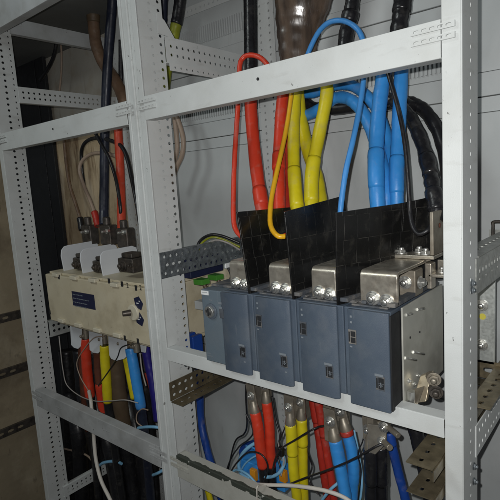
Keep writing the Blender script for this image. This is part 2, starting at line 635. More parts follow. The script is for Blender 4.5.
# screw holes with pale worn rings in the two upper rails
for (x, y) in ((258, 79), (53, 129)):
    p = A(x, y, -.0026)
    MB().cyl(p, p + V((0, -.0012, 0)), .0032, seg=14).build('screw', 'dark', FR)
for c in ((56, 407), (104, 430)):
    for k in range(3):
        p = A(c[0] + k * 2.4, c[1] + k * .9, -.0026)
        MB().cyl(p, p + V((0, -.001, 0)), .0018, seg=8).build('pop_rivet', 'zinc_pale', FR)


def depth_rail(x, y0, y1, z0, z1, mat='paint', name='depth_rail', rows=2, pitch=.0208, r=.0042, lip=True, sx=1):
    mb = MB()
    n = int((y1 - y0 - .02) / pitch)
    h = z1 - z0
    rw = [(h * (k + 1) / (rows + 1), .018, pitch, n, r, r) for k in range(rows)]
    mb.perf((x, y0, z0), (0, y1 - y0, 0), (0, 0, h), (sx, 0, 0), rw, .002)
    if lip:
        mb.box(x - .022, x - .0021, y0, y1, z1 - .002, z1)
        mb.box(x - .022, x - .0021, y0, y1, z0, z0 + .002)
    return mb.build(name, mat, FR)


depth_rail(-.985, .083, .425, .321, .387)
depth_rail(-.975, .083, .425, .300, .319, rows=1, r=.003, lip=False)
MB().prism([(-.984, .06, .39), (-.984, .095, .387), (-.984, .115, .387), (-.984, .085, .425), (-.984, .06, .44)], (-.002, 0, 0)).build('gusset', 'paint', FR)
depth_rail(-1.800, .080, .52, .343, .400)
depth_rail(-1.800, .080, .52, .585, .640, rows=0, mat='paint_dirty')
depth_rail(-1.80, .060, .50, -1.225, -1.18)
depth_rail(-1.795, .083, .42, -.550, -.485, mat='zinc_pale', r=.006)
# back posts
for x0, x1 in ((-.952, -.885), (-1.69, -1.625)):
    mb = MB()
    mb.perf((x0, .425, ZB), (0, 0, ZT - ZB), (x1 - x0, 0, 0), (0, -1, 0), [(.016, .02, .0208, 105, .0036, .0036), (.05, .02, .0208, 105, .0036, .0036)], .002)
    mb.box(x0 - .002, x0, .425, .46, ZB, ZT)
    mb.build('back_post', 'paint', FR)

# punched mounting rails that run back into the cabinet
mb = MB()
mb.perf((-.978, -.004, -.235), (0, .335, 0), (0, 0, .069), (1, 0, 0),
        [(.012, .014, .0215, 14, .0045, .0045), (.034, .022, .0215, 14, .0062, .0045), (.056, .014, .0215, 14, .0045, .0045)], .0025)
mb.box(-.998, -.9806, .05, .331, -.168, -.166)
mb.build('mounting_rail', 'zinc', FR, label='galvanised punched mounting rail')
mb = MB()
mb.perf((-.978, -.012, -.570), (0, .30, 0), (0, 0, .052), (1, 0, 0), [(.014, .014, .022, 12, .0058, .0048), (.037, .014, .022, 12, .0058, .0048)], .0025)
mb.perf((-.978, -.012, -.5712), (0, .30, 0), (.045, 0, 0), (0, 0, 1), [(.022, .02, .025, 11, .006, .004)], .002)
mb.build('mounting_rail', 'zinc_brown', FR, label='brownish punched mounting rail')
# right hand side rails, beyond the right post
mb = MB()
mb.perf((-.2285, .068, -.217), (0, .392, 0), (0, 0, .062), (1, 0, 0), [(.040, .02, .0208, 16, .0035, .008), (.024, .02, .0416, 8, .0035, .0035)], .002)
mb.perf((-.276, .086, -.153), (0, .375, 0), (.046, 0, 0), (0, 0, 1), [(.023, .02, .03, 11, .010, .005)], .002)
mb.build('side_rail', 'zinc_mid', FR, label='galvanised slotted side rail')
mb = MB()
mb.perf((-.30, .447, -.185), (.6, 0, 0), (0, 0, .036), (0, -1, 0), [(.018, .03, .036, 15, .012, .005)], .002)
mb.build('cross_rail', 'zinc_mid', FR)
mb = MB()
mb.perf((-.25, .086, -.430), (0, .375, 0), (.04, 0, 0), (0, 0, 1), [(.02, .02, .03, 11, .008, .005)], .002)
mb.box(-.2495, -.2475, .086, .46, -.445, -.4325)
mb.build('side_rail', 'zinc_brown', FR, label='brownish punched side rail')
mb = MB()
mb.perf((-.2285, .068, -.520), (0, .392, 0), (0, 0, .06), (1, 0, 0), [(.014, .02, .0208, 16, .004, .004), (.045, .02, .0208, 16, .004, .004)], .002)
mb.build('side_rail', 'paint', FR)
mb = MB()
mb.perf((-.33, .30, -.463), (.6, 0, 0), (0, 0, .04), (0, -1, 0), [(.02, .03, .036, 15, .012, .006)], .002)
mb.build('cross_rail', 'zinc_brown', FR)
for z in (-.495, -.550):
    mb = MB()
    mb.perf((-.312, -.05, z), (0, .42, 0), (.046, 0, 0), (0, 0, 1), [(.02, .02, .03, 13, .006, .004)], .002)
    mb.box(-.266, -.264, -.05, .37, z - .022, z - .0025)
    mb.build('side_rail', 'zinc_brown', FR)
# bolts through the post side
for (x, y, Y) in ((185.5, 355.5, .05), (186, 364.5, .05), (471.5, 283, .055), (471.5, 290, .055), (473.5, 466, .07), (473.5, 481, .07)):
    d = ray(x, y)
    X = -.989 if x < 300 else -.230
    p = CAM + d * ((X - CAM.x) / d.x)
    MB().bolt(p, (1, 0, 0), .0055).build('bolt', 'zinc', FR)

# back panel of the right cabinet: ribbed sheet, louvres, one more panel below
PY = .475
BP = thing('back_panel', 'pale grey louvred sheet steel panels closing the back of the right bay', 'panel', (-.4, PY, -1.62))
zs = [-1.61, -.62, -.26, .128, .165, .221, .395, .455, .60, .95]
for i in range(len(zs) - 1):
    MB().box(-1.47, 1.3, PY - (.006 if i % 2 == 0 else .001), PY + .004, zs[i] + .0008, zs[i + 1] - .0008).build('sheet', 'panel', BP, bevel=.0015)
MB().box(-1.47, 1.3, PY + .006, PY + .01, -1.61, .95).build('backing', 'ceiling', BP)
for (x0, x1, z0, z1, n) in ((-1.44, -.38, .238, .268, 98), (-1.44, -.45, .490, .545, 96)):
    mb = MB()
    for k in range(n):
        x = x0 + (x1 - x0) * k / n
        mb.obox((x, PY - .0072, z0), (.0050, 0, 0), (0, .005, 0), (0, 0, z1 - z0))
    mb.build('louvre', 'panel', BP)
mb = MB()
mb.perf((-1.44, .455, .585), (2.0, 0, 0), (0, 0, .03), (0, -1, 0), [(.015, .02, .0208, 94, .004, .004)], .002)
mb.build('back_rail', 'paint', BP)

# ceiling sheet over the left bay
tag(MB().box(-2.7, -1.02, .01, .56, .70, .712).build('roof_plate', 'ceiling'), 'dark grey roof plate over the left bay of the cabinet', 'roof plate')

# setting: wall behind, floor
dx = A(59, 200, .525).x
o = MB().box(-3.6, -1.0, .56, .62, -1.65, 1.2).build('back_wall', 'wall')
tag(o, 'stained beige brown wall seen behind the left bay', 'wall')
o = MB().box(dx - .02, -1.15, .548, .556, -1.62, .335).build('backing_board', 'hardboard')
tag(o, 'tan brown stained hardboard behind the cream switch in the left bay', 'board')
o = MB().box(-4, 1.5, -1.2, .7, -1.70, -1.625).build('floor', 'floor')
o['kind'] = 'structure'

# brown board beyond the left post with three slotted rails
BO = thing('side_board', 'brown stained board with slotted rails, left of the left post', 'board', (-2.1, -.1, -1.62))
MB().box(-2.13, -2.1, -.5, .115, -1.62, .45).build('board', 'board', BO)
for z in (-.50, -.735, -.99):
    mb = MB()
    mb.perf((-2.085, -.45, z - .018), (0, .56, 0), (0, 0, .036), (1, 0, 0), [(.018, .03, .042, 12, .013, .006)], .002)
    mb.box(-2.0995, -2.0872, -.45, .11, z + .014, z + .018)
    mb.build('slotted_rail', 'grime', BO)

# added black sheet stands in for the dark gap in the left bay
DU = thing('dark_gap_sheet', 'flat black sheet standing in for the dark gap between left post and tan board', 'gap_sheet', (-2.35, .47, -1.62))
MB().box(-3.3, dx, .525, .545, -1.62, .9).build('gap_sheet', 'dark', DU, bevel=.004)  # reaches far left so the left post's holes look black
MB().box(dx - .09, dx - .084, .521, .5248, -1.62, .9).build('gap_strip', 'cable_black', DU, bevel=.001)  # added strip for the faint glints in the dark gap

# ================================================================== DARK SLATE SWITCH
XS = [-.826, -.763, -.672, -.557, -.447, -.352]
ZT0, ZB0, YF = -.245, -.424, -.006
SW = thing('switch_disconnector', 'big slate blue four pole switch disconnector standing on the support rail', 'switch', (-.59, .1, ZB0))
for i in range(5):
    x0, x1 = XS[i], XS[i + 1]
    if i == 0:
        b = MB().box(x0, x1 + .004, -.014, .235, ZB0, ZT0).build('control_module', 'slate_pale', SW, bevel=.003)
        p = V((x0 + .031, -.014, -.296))
        k = MB()
        k.cyl(p, p + V((0, -.004, 0)), .019, seg=32)
        k.build('knob_collar', 'slate', b, smooth=False, bevel=.001)
        k = MB()
        k.cyl(p + V((0, -.0041, 0)), p + V((0, -.011, 0)), .0145, .0135, seg=32)
        kn = k.build('knob', 'steel', b, bevel=.001)
        k = MB()
        for (dx, dz, w, h) in ((0, 0, .004, .018), (-.006, .002, .003, .006), (.006, -.003, .003, .007)):
            k.box(p.x + dx - w / 2, p.x + dx + w / 2, p.y - .0125, p.y - .0111, p.z + dz - h / 2, p.z + dz + h / 2)
        k.build('slot', 'dark', kn)
        MB().box(x0 + .002, x0 + .026, -.0152, -.0142, ZT0 - .013, ZT0 - .003).build('sticker', 'sticker', b)
        mk = MB()
        mk.box(x0 + .005, x0 + .022, -.0157, -.0153, ZT0 - .0075, ZT0 - .0065)
        mk.build('sticker_print', 'mark', b)
        mk = MB()
        for (a, w, z) in ((.006, .012, -.405), (.006, .020, -.411)):
            for q in range(int(w / .003)):
                mk.box(x0 + a + q * .003, x0 + a + q * .003 + .002, -.0147, -.0142, z, z + .0025)
        mk.box(x0 + .026, x0 + .036, -.0147, -.0142, -.270, -.268)
        mk.build('print', 'mark', b)
        continue
    base = MB()
    base.box(x0 + .0005, x1 - .0005, YF, .235, ZB0, ZT0)
    base = base.build('pole_module', 'slate', SW, bevel=.0025)
    cx0, cx1 = x0 + (.001 if i == 1 else .013), x1 - (.0005 if i == 4 else .012)
    cv = MB()
    zb = ZB0 - .010
    # raised cover with chamfered right edge
    pl = [(cx0, YF - .0002), (cx0, YF - .0085), (cx0 + .002, YF - .010), (cx1 - (.003 if i == 4 else .008), YF - .010), (cx1, YF - (.008 if i == 4 else .005)), (cx1, YF - .0002)]
    cv.prism([(a, b, zb) for a, b in pl], (0, 0, ZT0 - .0012 - zb))
    cv = cv.build('pole_cover', 'slate', base, bevel=.0015)
    yc = YF - .0102

    def window(xc, zc, w=.016, h=.028):
        f = MB()
        f.box(xc - w / 2, xc + w / 2, yc - .0016, yc, zc - h / 2, zc + h / 2)
        f = f.build('indicator_window', 'slate_top', cv, bevel=.0006)
        g = MB()
        g.box(xc - w * .18, xc + w * .42, yc - .0021, yc - .0017, zc - h * .40, zc - h * .03)
        g.box(xc - w * .18, xc + w * .42, yc - .0021, yc - .0017, zc + h * .03, zc + h * .40)
    
        g.box(xc - w * .45, xc - w * .28, yc - .0021, yc - .0017, zc - h * .35, zc + h * .35)
        return f, g
    if i > 1:
        f, g = window(cx0 + .010, -.299)
        g.build('window_glass', 'dark', cv)
        mk = MB()
        for zz in (-.262, -.273):
            mk.box(cx0 + .006, cx0 + .010, yc - .0006, yc - .0001, zz, zz + .004)
        mk.box(cx0 + .004, cx0 + .009, yc - .0006, yc - .0001, -.320, -.317)
        mk.build('print', 'mark', cv)
    else:
        mk = MB()
        for q in range(4):
            mk.box(cx0 - .006, cx0 + .004, yc - .0006, yc - .0001, -.275 - q * .011, -.270 - q * .011)
        mk.build('print', 'mark', cv)
        f, g = window(cx0 + .002, -.297, .012, .022)
        g.build('window_glass', 'slate_top', cv)
    xc = cx1 - .018
    f, g = window(xc, -.379, .017, .027)
    g.build('window_glass', 'dark', cv)
    mk = MB()
    mk.box(xc - .010, xc + .007, yc - .0026, yc - .0017, -.3655, -.361)
    if i < 3:
        mk.box(xc + .001, xc + .006, yc - .0006, yc - .0001, -.404, -.401)
    mk.build('print', 'mark', cv)
    mk = MB()
    mk.box(xc - .001, xc + .005, yc - .0027, yc - .0022, -.383, -.3815)
    mk.box(xc + .001, xc + .0025, yc - .0027, yc - .0022, -.386, -.3765)
    mk.build('window_mark', 'mark', cv)

# dusty stepped top
tp = MB()
tp.box(XS[0] + .003, XS[5] - .002, .02, .232, ZT0 + .0005, ZT0 + .006)
for i in range(1, 5):
    tp.box(XS[i] + .012, XS[i + 1] - .010, .004, .0195, ZT0 + .0005, ZT0 + .004)
    tp.box(XS[i + 1] - .010, XS[i + 1] + .006, .0005, .22, ZT0 + .0063, ZT0 + .014)
    for k in range(5):
        xx = XS[i] + .016 + k * .016
        tp.box(xx, xx + random.uniform(.005, .011), random.uniform(.002, .008), .028, ZT0 + .0062, ZT0 + random.uniform(.0075, .013))
tp.build('top_cover', 'slate_top', SW, bevel=.001)
# black recess and bare metal plate at the right hand end
sd = MB()
sd.box(XS[5] + .0003, XS[5] + .003, -.0135, .030, -.430, ZT0 - .006)
sd.build('end_recess', 'dark', SW)
ep = MB().box(XS[5] + .0045, XS[5] + .0085, .026, .245, -.440, ZT0 + .001).build('end_plate', 'plate', SW, bevel=.0015)
XP = XS[5] + .0086


def XA(x, y, X):
    d = ray(x, y)
    return CAM + d * ((X - CAM.x) / d.x)


for (a, b, c, d) in ((406, 315, 412, 313.5), (417, 309.5, 424, 308.5), (413, 352, 424, 354), (405, 358, 416, 360)):
    p, q = XA(a, b, XP), XA(c, d, XP)
    MB().tube([p, p.lerp(q, .5), q], .0028, seg=8).build('pressed_rib', 'steel', ep, smooth=True)
for (a, b) in ((410, 337.5), (419.5, 332)):
    p = XA(a, b, XP)
    MB().cyl(p, p + V((.0012, 0, 0)), .0022, seg=10).build('screw_hole', 'dark', ep)
for (a, b) in ((418, 375.5), (424, 375.5), (409, 381), (414, 384)):
    p = XA(a, b, XP)
    MB().bolt(p, (1, 0, 0), .004).build('rivet', 'steel', ep)


# tinned terminal bars bent over the front of each pole
def terminal(x0, w, yb, bolts, name='terminal_bar', mat='tin'):
    z0, z1, yf, th, r = -.239, -.176, .012, .007, .012
    prof = [(yf, z0)]
    for k in range(7):
        t = math.pi / 2 * k / 6
        prof.append((yf + r - r * math.cos(t), z1 - r + r * math.sin(t)))
    prof.append((yb, z1))
    prof.append((yb, z1 - th))
    for k in range(7):
        t = math.pi / 2 * (6 - k) / 6
        rr = r - th
        prof.append((yf + r - rr * math.cos(t), z1 - r + rr * math.sin(t)))
    prof.append((yf + th, z0))
    tb = MB()
    # rounded lower corners on the front leaf
    tb.prism([(x0 + .0, y, z) for y, z in prof], (w, 0, 0))
    t = tb.build(name, mat, SW, bevel=.0022)
    for (bx, bz) in bolts:
        MB().bolt((x0 + bx, yf, bz), (0, -1, 0), .0105).build('terminal_bolt', 'steel', t)
    return t


for tx, tw in ((-.752, .060), (-.637, .060), (-.528, .056)):
    terminal(tx, tw, .20, ((.018, -.2275), (.043, -.2295)))
terminal(-.420, .074, .19, ((.026, -.2275), (.053, -.2305)))
# inner stud block beside the right terminal
blk = MB().box(-.384, -.345, .095, .135, -.240, -.188).build('stud_block', 'tin_dull', SW, bevel=.003)
MB().bolt((-.3440, .112, -.214), (1, 0, 0), .010).build('terminal_bolt', 'steel', blk)
MB().bolt((-.365, .0945, -.212), (0, -1, 0), .010).build('terminal_bolt', 'steel', blk)
lg = MB().box(-.352, -.337, .16, .185, -.238, -.184).build('inner_leg', 'tin', SW, bevel=.003)


# phase barriers
def barrier(label, pts):
    # pts: pieces (bottom front, bottom back, top back, top front)
    mb = MB()
    for q in pts:
        q = [V(k) for k in q]
        n = (q[1] - q[0]).cross(q[3] - q[0]).normalized() * .0035
        mb.prism(q, n)
    f = V(pts[0][0])
    mb.box(f.x - .004, f.x + .004, f.y + .012, f.y + .050, f.z - .005, f.z + .004)
    o = mb.build('phase_barrier', 'barrier', None, bevel=.0006)
    return tag(o, label, 'barrier', 'black phase barriers on the slate switch')


barrier('black ribbed phase barrier with an amber wire hooked in front, left of the others',
        [((-.684, -.004, -.258), (-.676, .20, -.236), (-.690, .20, -.068), (-.708, .000, -.063))])
barrier('black ribbed phase barrier standing between the two pairs of yellow and blue cables',
        [((-.566, -.004, -.258), (-.553, .225, -.236), (-.565, .225, -.045), (-.580, .000, -.064))])
barrier('wide black ribbed phase barrier left of the big bent terminal',
        [((-.463, -.004, -.258), (-.415, .165, -.236), (-.3985, .165, -.062), (-.461, .000, -.067)),
         ((-.4145, .1655, -.236), (-.350, .262, -.236), (-.350, .262, -.052), (-.398, .1655, -.062))])
# hooks under the barriers' front foot
# ------------------------------------------------------------------ right angle bracket with three bolts
AB = thing('angle_bracket', 'tinned angle bracket bolted on top of the big right terminal', 'bracket', (-.36, .19, -.176))
ab = MB()
ab.box(-.418, -.329, .150, .205, -.1755, -.1675)
ab.build('foot', 'tin', AB, bevel=.002)
ab = MB()
ab.box(-.337, -.329, .150, .232, -.167, -.080)
ab.build('upright', 'tin_dull', AB, bevel=.002)
for (x, y) in ((-.401, .165), (-.372, .188), (-.350, .165)):
    MB().bolt((x, y, -.1674), (0, 0, 1), .0095).build('bolt', 'steel', AB)
MB().cyl((-.3288, .185, -.110), (-.3272, .185, -.110), .005, seg=16).build('bolt_hole', 'brown_red', AB)
# link bar that goes on to the right
LB = thing('link_bar', 'short tinned link bar with a bolt, half behind the right post', 'busbar', (-.31, .22, -.2))
MB().box(-.345, -.255, .16, .215, -.213, -.206).build('bar', 'tin', LB, bevel=.002)
MB().box(-.345, -.255, .2155, .222, -.213, -.186).build('upturn', 'tin', LB, bevel=.002)
MB().bolt((-.325, .185, -.2059), (0, 0, 1), .008).build('bolt', 'steel', LB)

# bracket hardware under the switch's right hand end
HW = thing('earth_bracket', 'brass coloured bracket with bolts under the right end of the slate switch', 'bracket', (-.36, .08, -.425))
MB().prism([A(411, 404, .055), A(426, 402, .055), A(432, 372, .075), A(420, 376, .075)], (0, .012, 0)).build('plate', 'copper', HW, bevel=.002)
MB().prism([A(398, 408, .035), A(418, 404, .035), A(424, 388, .06), A(404, 394, .06)], (0, .004, .003)).build('foot', 'tin_dull', HW, bevel=.001)
p = A(411.5, 402, .04)
MB().cyl(p, p + V((0, 0, .022)), .008, seg=6).build('bolt', 'steel', HW)
for (x, y, c) in ((434, 379, 'tin_dull'), (436, 392, 'grime')):
    p = A(x, y, .06)
    MB().cyl(p + V((-.012, .012, 0)), p, .009, seg=12).bolt(p, (.3, -1, 0), .010).build('bolt', c, HW)

# vertical plate with bolts and yellow sticker, beyond the right post
SP = thing('hinge_plate', 'narrow grey upright plate with two bolts and a yellow dot sticker', 'plate', (-.26, .3, -.45))
MB().box(-.292, -.252, .300, .306, -.430, -.240).build('plate', 'zinc_pale', SP, bevel=.002)
for z in (-.297, -.387):
    p = V((-.278, .2998, z))
    MB().bolt(p, (0, -1, 0), .010).build('bolt', 'steel', SP)
p = A(482.5, 316.5, .2996)
MB().cyl(p, p + V((0, -.0008, 0)), .007, seg=20).build('sticker', 'lid_yellow', SP)
p = A(494, 222, .44)
HK = MB().tube(smooth_path([p + V((.03, 0, .0)), p + V((0, 0, 0)), p + V((-.002, 0, -.01)), p + V((-.002, 0, -.05))]), .004, seg=8).build('wire_hook', 'grime', None, smooth=True)
tag(HK, 'small dark wire hook above the slotted rail at the right edge', 'hook')

# ================================================================== CREAM LOAD SWITCH, LEFT BAY
YB = .05
LS = thing('load_switch', 'cream coloured load break switch with grey shields in the left bay', 'switch', (-1.41, .15, -.461))
bx = MB()
bx.box(-1.712, -1.075, YB, .26, -.461, -.285)
body = bx.build('body', 'cream', LS, bevel=.004)
bt = MB()
bt.box(-1.700, -1.08, YB + .012, .255, -.2849, -.276)
bt.box(-1.69, -1.085, YB + .02, .25, -.475, -.4612)
bt.build('base_rim', 'cream', body, bevel=.002)
for k, (x, y) in enumerate(((56, 275), (74, 278), (93, 280.5), (115, 285))):
    p = A(x, y, YB - .002)
    MB().box(p.x - .020, p.x + .018, YB - .009, YB + .010, p.z - .006, p.z + .007).build('clip', 'cream_clip', body, bevel=.003)
for k, (x, y) in enumerate(((62, 320.5), (79, 325), (98, 330), (118, 335))):
    p = A(x, y, YB - .002)
    MB().box(p.x - .020, p.x + .018, YB - .010, YB + .010, p.z - .007, p.z + .007).build('clip', 'cream_clip', body, bevel=.003)
for (x, y) in ((109, 281), (122, 284), (136, 288), (125, 338), (138, 341), (50, 312), (59, 277)):
    p = A(x, y, YB)
    MB().box(p.x - .005, p.x + .005, YB - .001, YB + .001, p.z - .008, p.z + .008).build('notch', 'dark', body)


def text_mesh(s, size, o, mat, parent, name='number'):
    cu = bpy.data.curves.new('tmp', 'FONT')
    cu.body = s
    cu.size = size
    cu.extrude = .0003
    ob = bpy.data.objects.new('tmp', cu)
    COL.objects.link(ob)
    dg = bpy.context.evaluated_depsgraph_get()
    me = bpy.data.meshes.new_from_object(ob.evaluated_get(dg))
    bpy.data.objects.remove(ob)
    bm = bmesh.new()
    bm.from_mesh(me)
    bm.transform(Matrix.Translation(o) @ Matrix.Rotation(math.pi / 2, 4, 'X'))
    mb = MB()
    mb.bm.free()
    mb.bm = bm
    return mb.build(name, mat, parent)


text_mesh('2', .022, A(126.5, 287.5, YB - .0012), 'dark', body)
text_mesh('2', .022, A(139.5, 290.0, YB - .0012), 'dark', body)
p0, p1 = A(71.5, 291, YB - .001), A(95.5, 310, YB - .001)
lb = MB().box(p0.x, p1.x, YB - .0012, YB + .001, p1.z, p0.z).build('nameplate', 'navy', body)
mk = MB()
for k in range(4):
    z = p0.z - .012 - k * .0135
    w = (.06, .10, .085, .07, .10, .05)[k]
    xx = p0.x + .006
    while xx < p0.x + .006 + w:
        ww = random.uniform(.004, .011)
        mk.box(xx, xx + ww, YB - .0016, YB - .0013, z, z + .003)
        xx += ww + .003
mk.build('nameplate_print', 'mark', lb)
p = A(131, 311.5, YB)
d1 = MB().cyl(p + V((.016, 0, .0)), p + V((.016, -.008, 0)), .026, .024, seg=32).build('handle_disc', 'cream_clip', body, bevel=.002)
for (x, y, dx, dz) in ((138, 303, .030, .026), (139, 319, .030, .026)):
    q = A(x, y, YB - .0005)
    MB().prism([(q.x - dx * .6, YB - .0014, q.z + dz * .5), (q.x + dx * .2, YB - .0014, q.z + dz * .8), (q.x + dx * .8, YB - .0014, q.z), (q.x + dx * .4, YB - .0014, q.z - dz * .8), (q.x - dx * .4, YB - .0014, q.z - dz * .5)], (0, .002, 0)).build('position_label', 'navy', body)
    mk = MB()
    mk.box(q.x - .006, q.x + .004, YB - .0019, YB - .0015, q.z - .002, q.z + .001)
    mk.box(q.x + .006, q.x + .010, YB - .0019, YB - .0015, q.z + .004, q.z + .008)
    mk.build('position_print', 'sticker', body)
MB().cyl(p + V((.010, -.0081, 0)), p + V((-.002, -.030, 0)), .010, .008, seg=14).build('handle_shaft', 'grime', d1, bevel=.001)


def shield(pl, Y, name='terminal_shield', dep=.004, mat='shield', par=LS):
    mb = MB()
    mb.prism([A(x, y, Y) for x, y in pl], (0, dep, 0))
    return mb.build(name, mat, par, bevel=.0015)


# three pale shields between the poles, standing on the top face and running back
for (xa, ya) in ((60.5, 246), (79.5, 249), (99.5, 251)):
    w, hgt, dy = 36, 25, -5.2
    x0 = A(xa + 2, ya + hgt, .085).x
    pl = [(xa + 3, ya + hgt), (xa, ya + 10), (xa + .5, ya + 4), (xa + 3, ya + .5), (xa + 7, ya - .8), (xa + w - 4, ya + dy), (xa + w, ya + dy + 1.5), (xa + w + 1, ya + dy + 4), (xa + w + 1, ya + hgt - 5)]
    mb = MB()
    mb.prism([XA(x, y, x0) for x, y in pl], (.004, 0, 0))
    mb.build('terminal_shield', 'shield', LS, bevel=.0015)
# dark terminal clamps behind and between shields
for (x, y, s, Y) in ((80, 261, 9.5, .12), (100, 264, 9.5, .12), (127, 262, 11.5, .10)):
    p = A(x, y, Y)
    m = pxm(p)
    t = MB()
    t.box(p.x - s * m, p.x + s * 1.1 * m, Y - .01, Y + .05, p.z - s * .9 * m, p.z + s * .35 * m)
    t.box(p.x - s * .6 * m, p.x + s * .9 * m, Y - .005, Y + .04, p.z + s * .36 * m, p.z + s * .8 * m)
    t = t.build('terminal_clamp', 'grime', LS, bevel=.004)
    MB().bolt((p.x - s * .2 * m, Y - .0105, p.z - s * .3 * m), (0, -1, .1), s * .38 * m).build('clamp_bolt', 'grime', t)
    MB().bolt((p.x + s * .9 * m, Y - .0105, p.z - s * .2 * m), (0, -1, .1), s * .25 * m).build('clamp_bolt', 'grime', t)
# the row of lugs behind
for (x, y, w) in ((88, 231, 12), (107, 231, 13), (124, 234, 13)):
    t = MB()
    p = A(x, y, .22)
    m = pxm(p)
    t.box(p.x - w * .75 * m, p.x + w * .6 * m, .21, .25, p.z - 14 * m, p.z + 6 * m)
    t.cyl((p.x - w * .3 * m, .232, p.z + 5 * m), (p.x - w * .3 * m, .232, p.z + 14 * m), .014, seg=12)
    t.build('rear_terminal', 'grime', LS, bevel=.006)
for (x, y) in ((88, 231.5), (109, 231), (125, 232)):
    p = A(x, y, .209)
    MB().cyl(p, p + V((0, -.012, 0)), .009, seg=12).cyl(p + V((0, -.0121, .0)), p + V((.0, -.03, .0)), .005, seg=10).build('rear_bolt', 'steel', LS)
# lower shields
for pl in ([(70, 326), (81, 329), (81, 346), (78, 349), (74, 348), (71, 345)],
           [(88.5, 331), (101, 334), (102, 349), (98, 353.5), (93, 353), (89.5, 350)],
           [(108, 336), (126, 341), (127, 356), (124, 359), (116, 361), (111, 359), (109, 355)]):
    shield(pl, .13, 'lower_shield')
shield([(140, 345), (146, 346), (145, 353), (141, 352)], .13, 'lower_shield')
for (x, y) in ((85.5, 335), (104, 338), (123, 342), (136, 345)):
    p = A(x, y, .15)
    MB().cyl(p + V((0, 0, .03)), p + V((0, 0, -.025)), .012, seg=10).bolt(p + V((0, -.012, 0)), (0, -1, 0), .009).build('lower_lug', 'tin_dull', LS, bevel=.002)

# ================================================================== CABLES, RIGHT BAY, UPPER
G = 'main cables dropping into the slate switch'
cable('power_cable', 'thick red cable with black upper sleeve, leftmost above the slate switch', 'cable',
      [(250, -25, .34), (250.5, 20, .33), (251, 70, .31), (251, 110, .28), (256, 165, .22), (263, 215, .17), (266, 245, .14)], 12.5, 'red', G,
      parts=(('black_sleeve', 0, .42, 'tape', 1.12), ('shrink_collar', .74, .80, 'red', 1.1)))
cable('power_cable', 'thick red cable just left of the yellow ones, behind the thin amber wire', 'cable',
      [(298, 5, .34), (291, 55, .33), (283, 95, .30), (279, 150, .25), (279, 185, .20), (280, 240, .14)], 12, 'red', G, parts=(('shrink_collar', .62, .72, 'red', 1.12),))
cable('power_cable', 'thick red cable squeezed between another red cable and the first yellow one', 'cable',
      [(300, 5, .36), (293, 60, .36), (288, 110, .33), (285, 160, .28), (286, 190, .24), (288, 240, .16)], 10, 'red_dull', G)
cable('power_cable', 'thick yellow cable, leftmost of the yellow ones', 'cable',
      [(300, 5, .34), (297, 60, .33), (295, 100, .29), (293.5, 150, .24), (295, 185, .2), (299, 225, .15)], 12, 'yellow', G, parts=(('shrink_collar', .70, .92, 'yellow', 1.10),))
cable('power_cable', 'thick yellow cable leaning right to left, in front of the blue loops', 'cable',
      [(318, 62, .31), (323, 76, .295), (327, 92, .27), (319, 135, .24), (312, 175, .2), (312, 225, .15)], 13, 'yellow', G, parts=(('shrink_collar', .72, .92, 'yellow', 1.10),))
cable('power_cable', 'curving yellow cable half hidden behind the two straight yellow ones', 'cable',
      [(297, 85, .36), (301, 120, .34), (308, 150, .31), (317, 180, .26), (322, 215, .2)], 13, 'yellow', G)
cable('power_cable', 'thick blue cable, leftmost straight one behind the thin blue wire', 'cable',
      [(388, 50, .30), (385, 66, .295), (380, 100, .27), (376.5, 140, .24), (376, 175, .21), (379, 225, .19)], 15, 'blue', G, parts=(('shrink_collar', .66, .85, 'blue', 1.07),))
cable('power_cable', 'thick blue cable, rightmost of the blue ones', 'cable',
      [(402, 48, .32), (401.5, 66, .315), (400, 100, .29), (398, 140, .27), (396.5, 180, .24), (397, 228, .225)], 14, 'blue', G, parts=(('shrink_collar', .68, .86, 'blue', 1.07),))
cable('power_cable', 'blue cable arching out from behind the yellow ones, lower of two', 'cable',
      [(285, 105, .36), (300, 116, .36), (318, 110, .35), (336, 98, .34), (352, 101, .33), (366, 118, .31), (378, 150, .28), (386, 185, .24), (386, 228, .22)], 12, 'blue', G)
cable('power_cable', 'blue cable arching out from behind the yellow ones, upper of two', 'cable',
      [(290, 92, .39), (312, 93, .39), (332, 86, .385), (350, 85, .38), (366, 95, .37), (378, 112, .35), (387, 140, .32), (391, 180, .26), (390, 228, .235)], 11, 'blue', G)
cable('power_cable', 'black cable snaking horizontally beneath the blue arches', 'cable',
      [(285, 90, .41), (301, 98, .41), (312, 107, .41), (330, 109, .41), (352, 107, .41), (372, 100, .41), (395, 100, .40), (412, 108, .38)], 12, 'cable_black', G)
cable('power_cable', 'taped black cable bending down onto the angle bracket', 'cable',
      [(380, 98, .37), (396, 103, .36), (410, 118, .33), (421, 140, .30), (429, 168, .26), (434, 195, .22), (438, 222, .20)], 14, 'tape', G, parts=(('tape_wrap', .60, .72, 'tape', 1.1), ('tape_wrap', .80, .93, 'tape', 1.12)), wob=.12)
cable('power_cable', 'black cable arching away behind the right post', 'cable',
      [(386, 104, .41), (405, 102, .41), (420, 107, .40), (433, 122, .38), (443, 146, .36), (450, 190, .34)], 13, 'cable_black', G, wob=.1)
cable('power_cable', 'black taped cable tail above the top rail, next to the blue loop', 'cable',
      [(355, -30, .34), (352, 5, .34), (347, 30, .33), (343, 60, .31), (336, 78, .29)], 15, 'tape', G, parts=(('tape_wrap', .30, .42, 'tape', 1.16),), wob=.1)
cable('power_cable', 'black cable tail above the top rail, close to the right post', 'cable',
      [(405, -30, .34), (403, 0, .34), (400, 20, .33), (396, 50, .32)], 17, 'tape', G, parts=(('tape_wrap', .0, .55, 'tape', 1.1),), wob=.08)
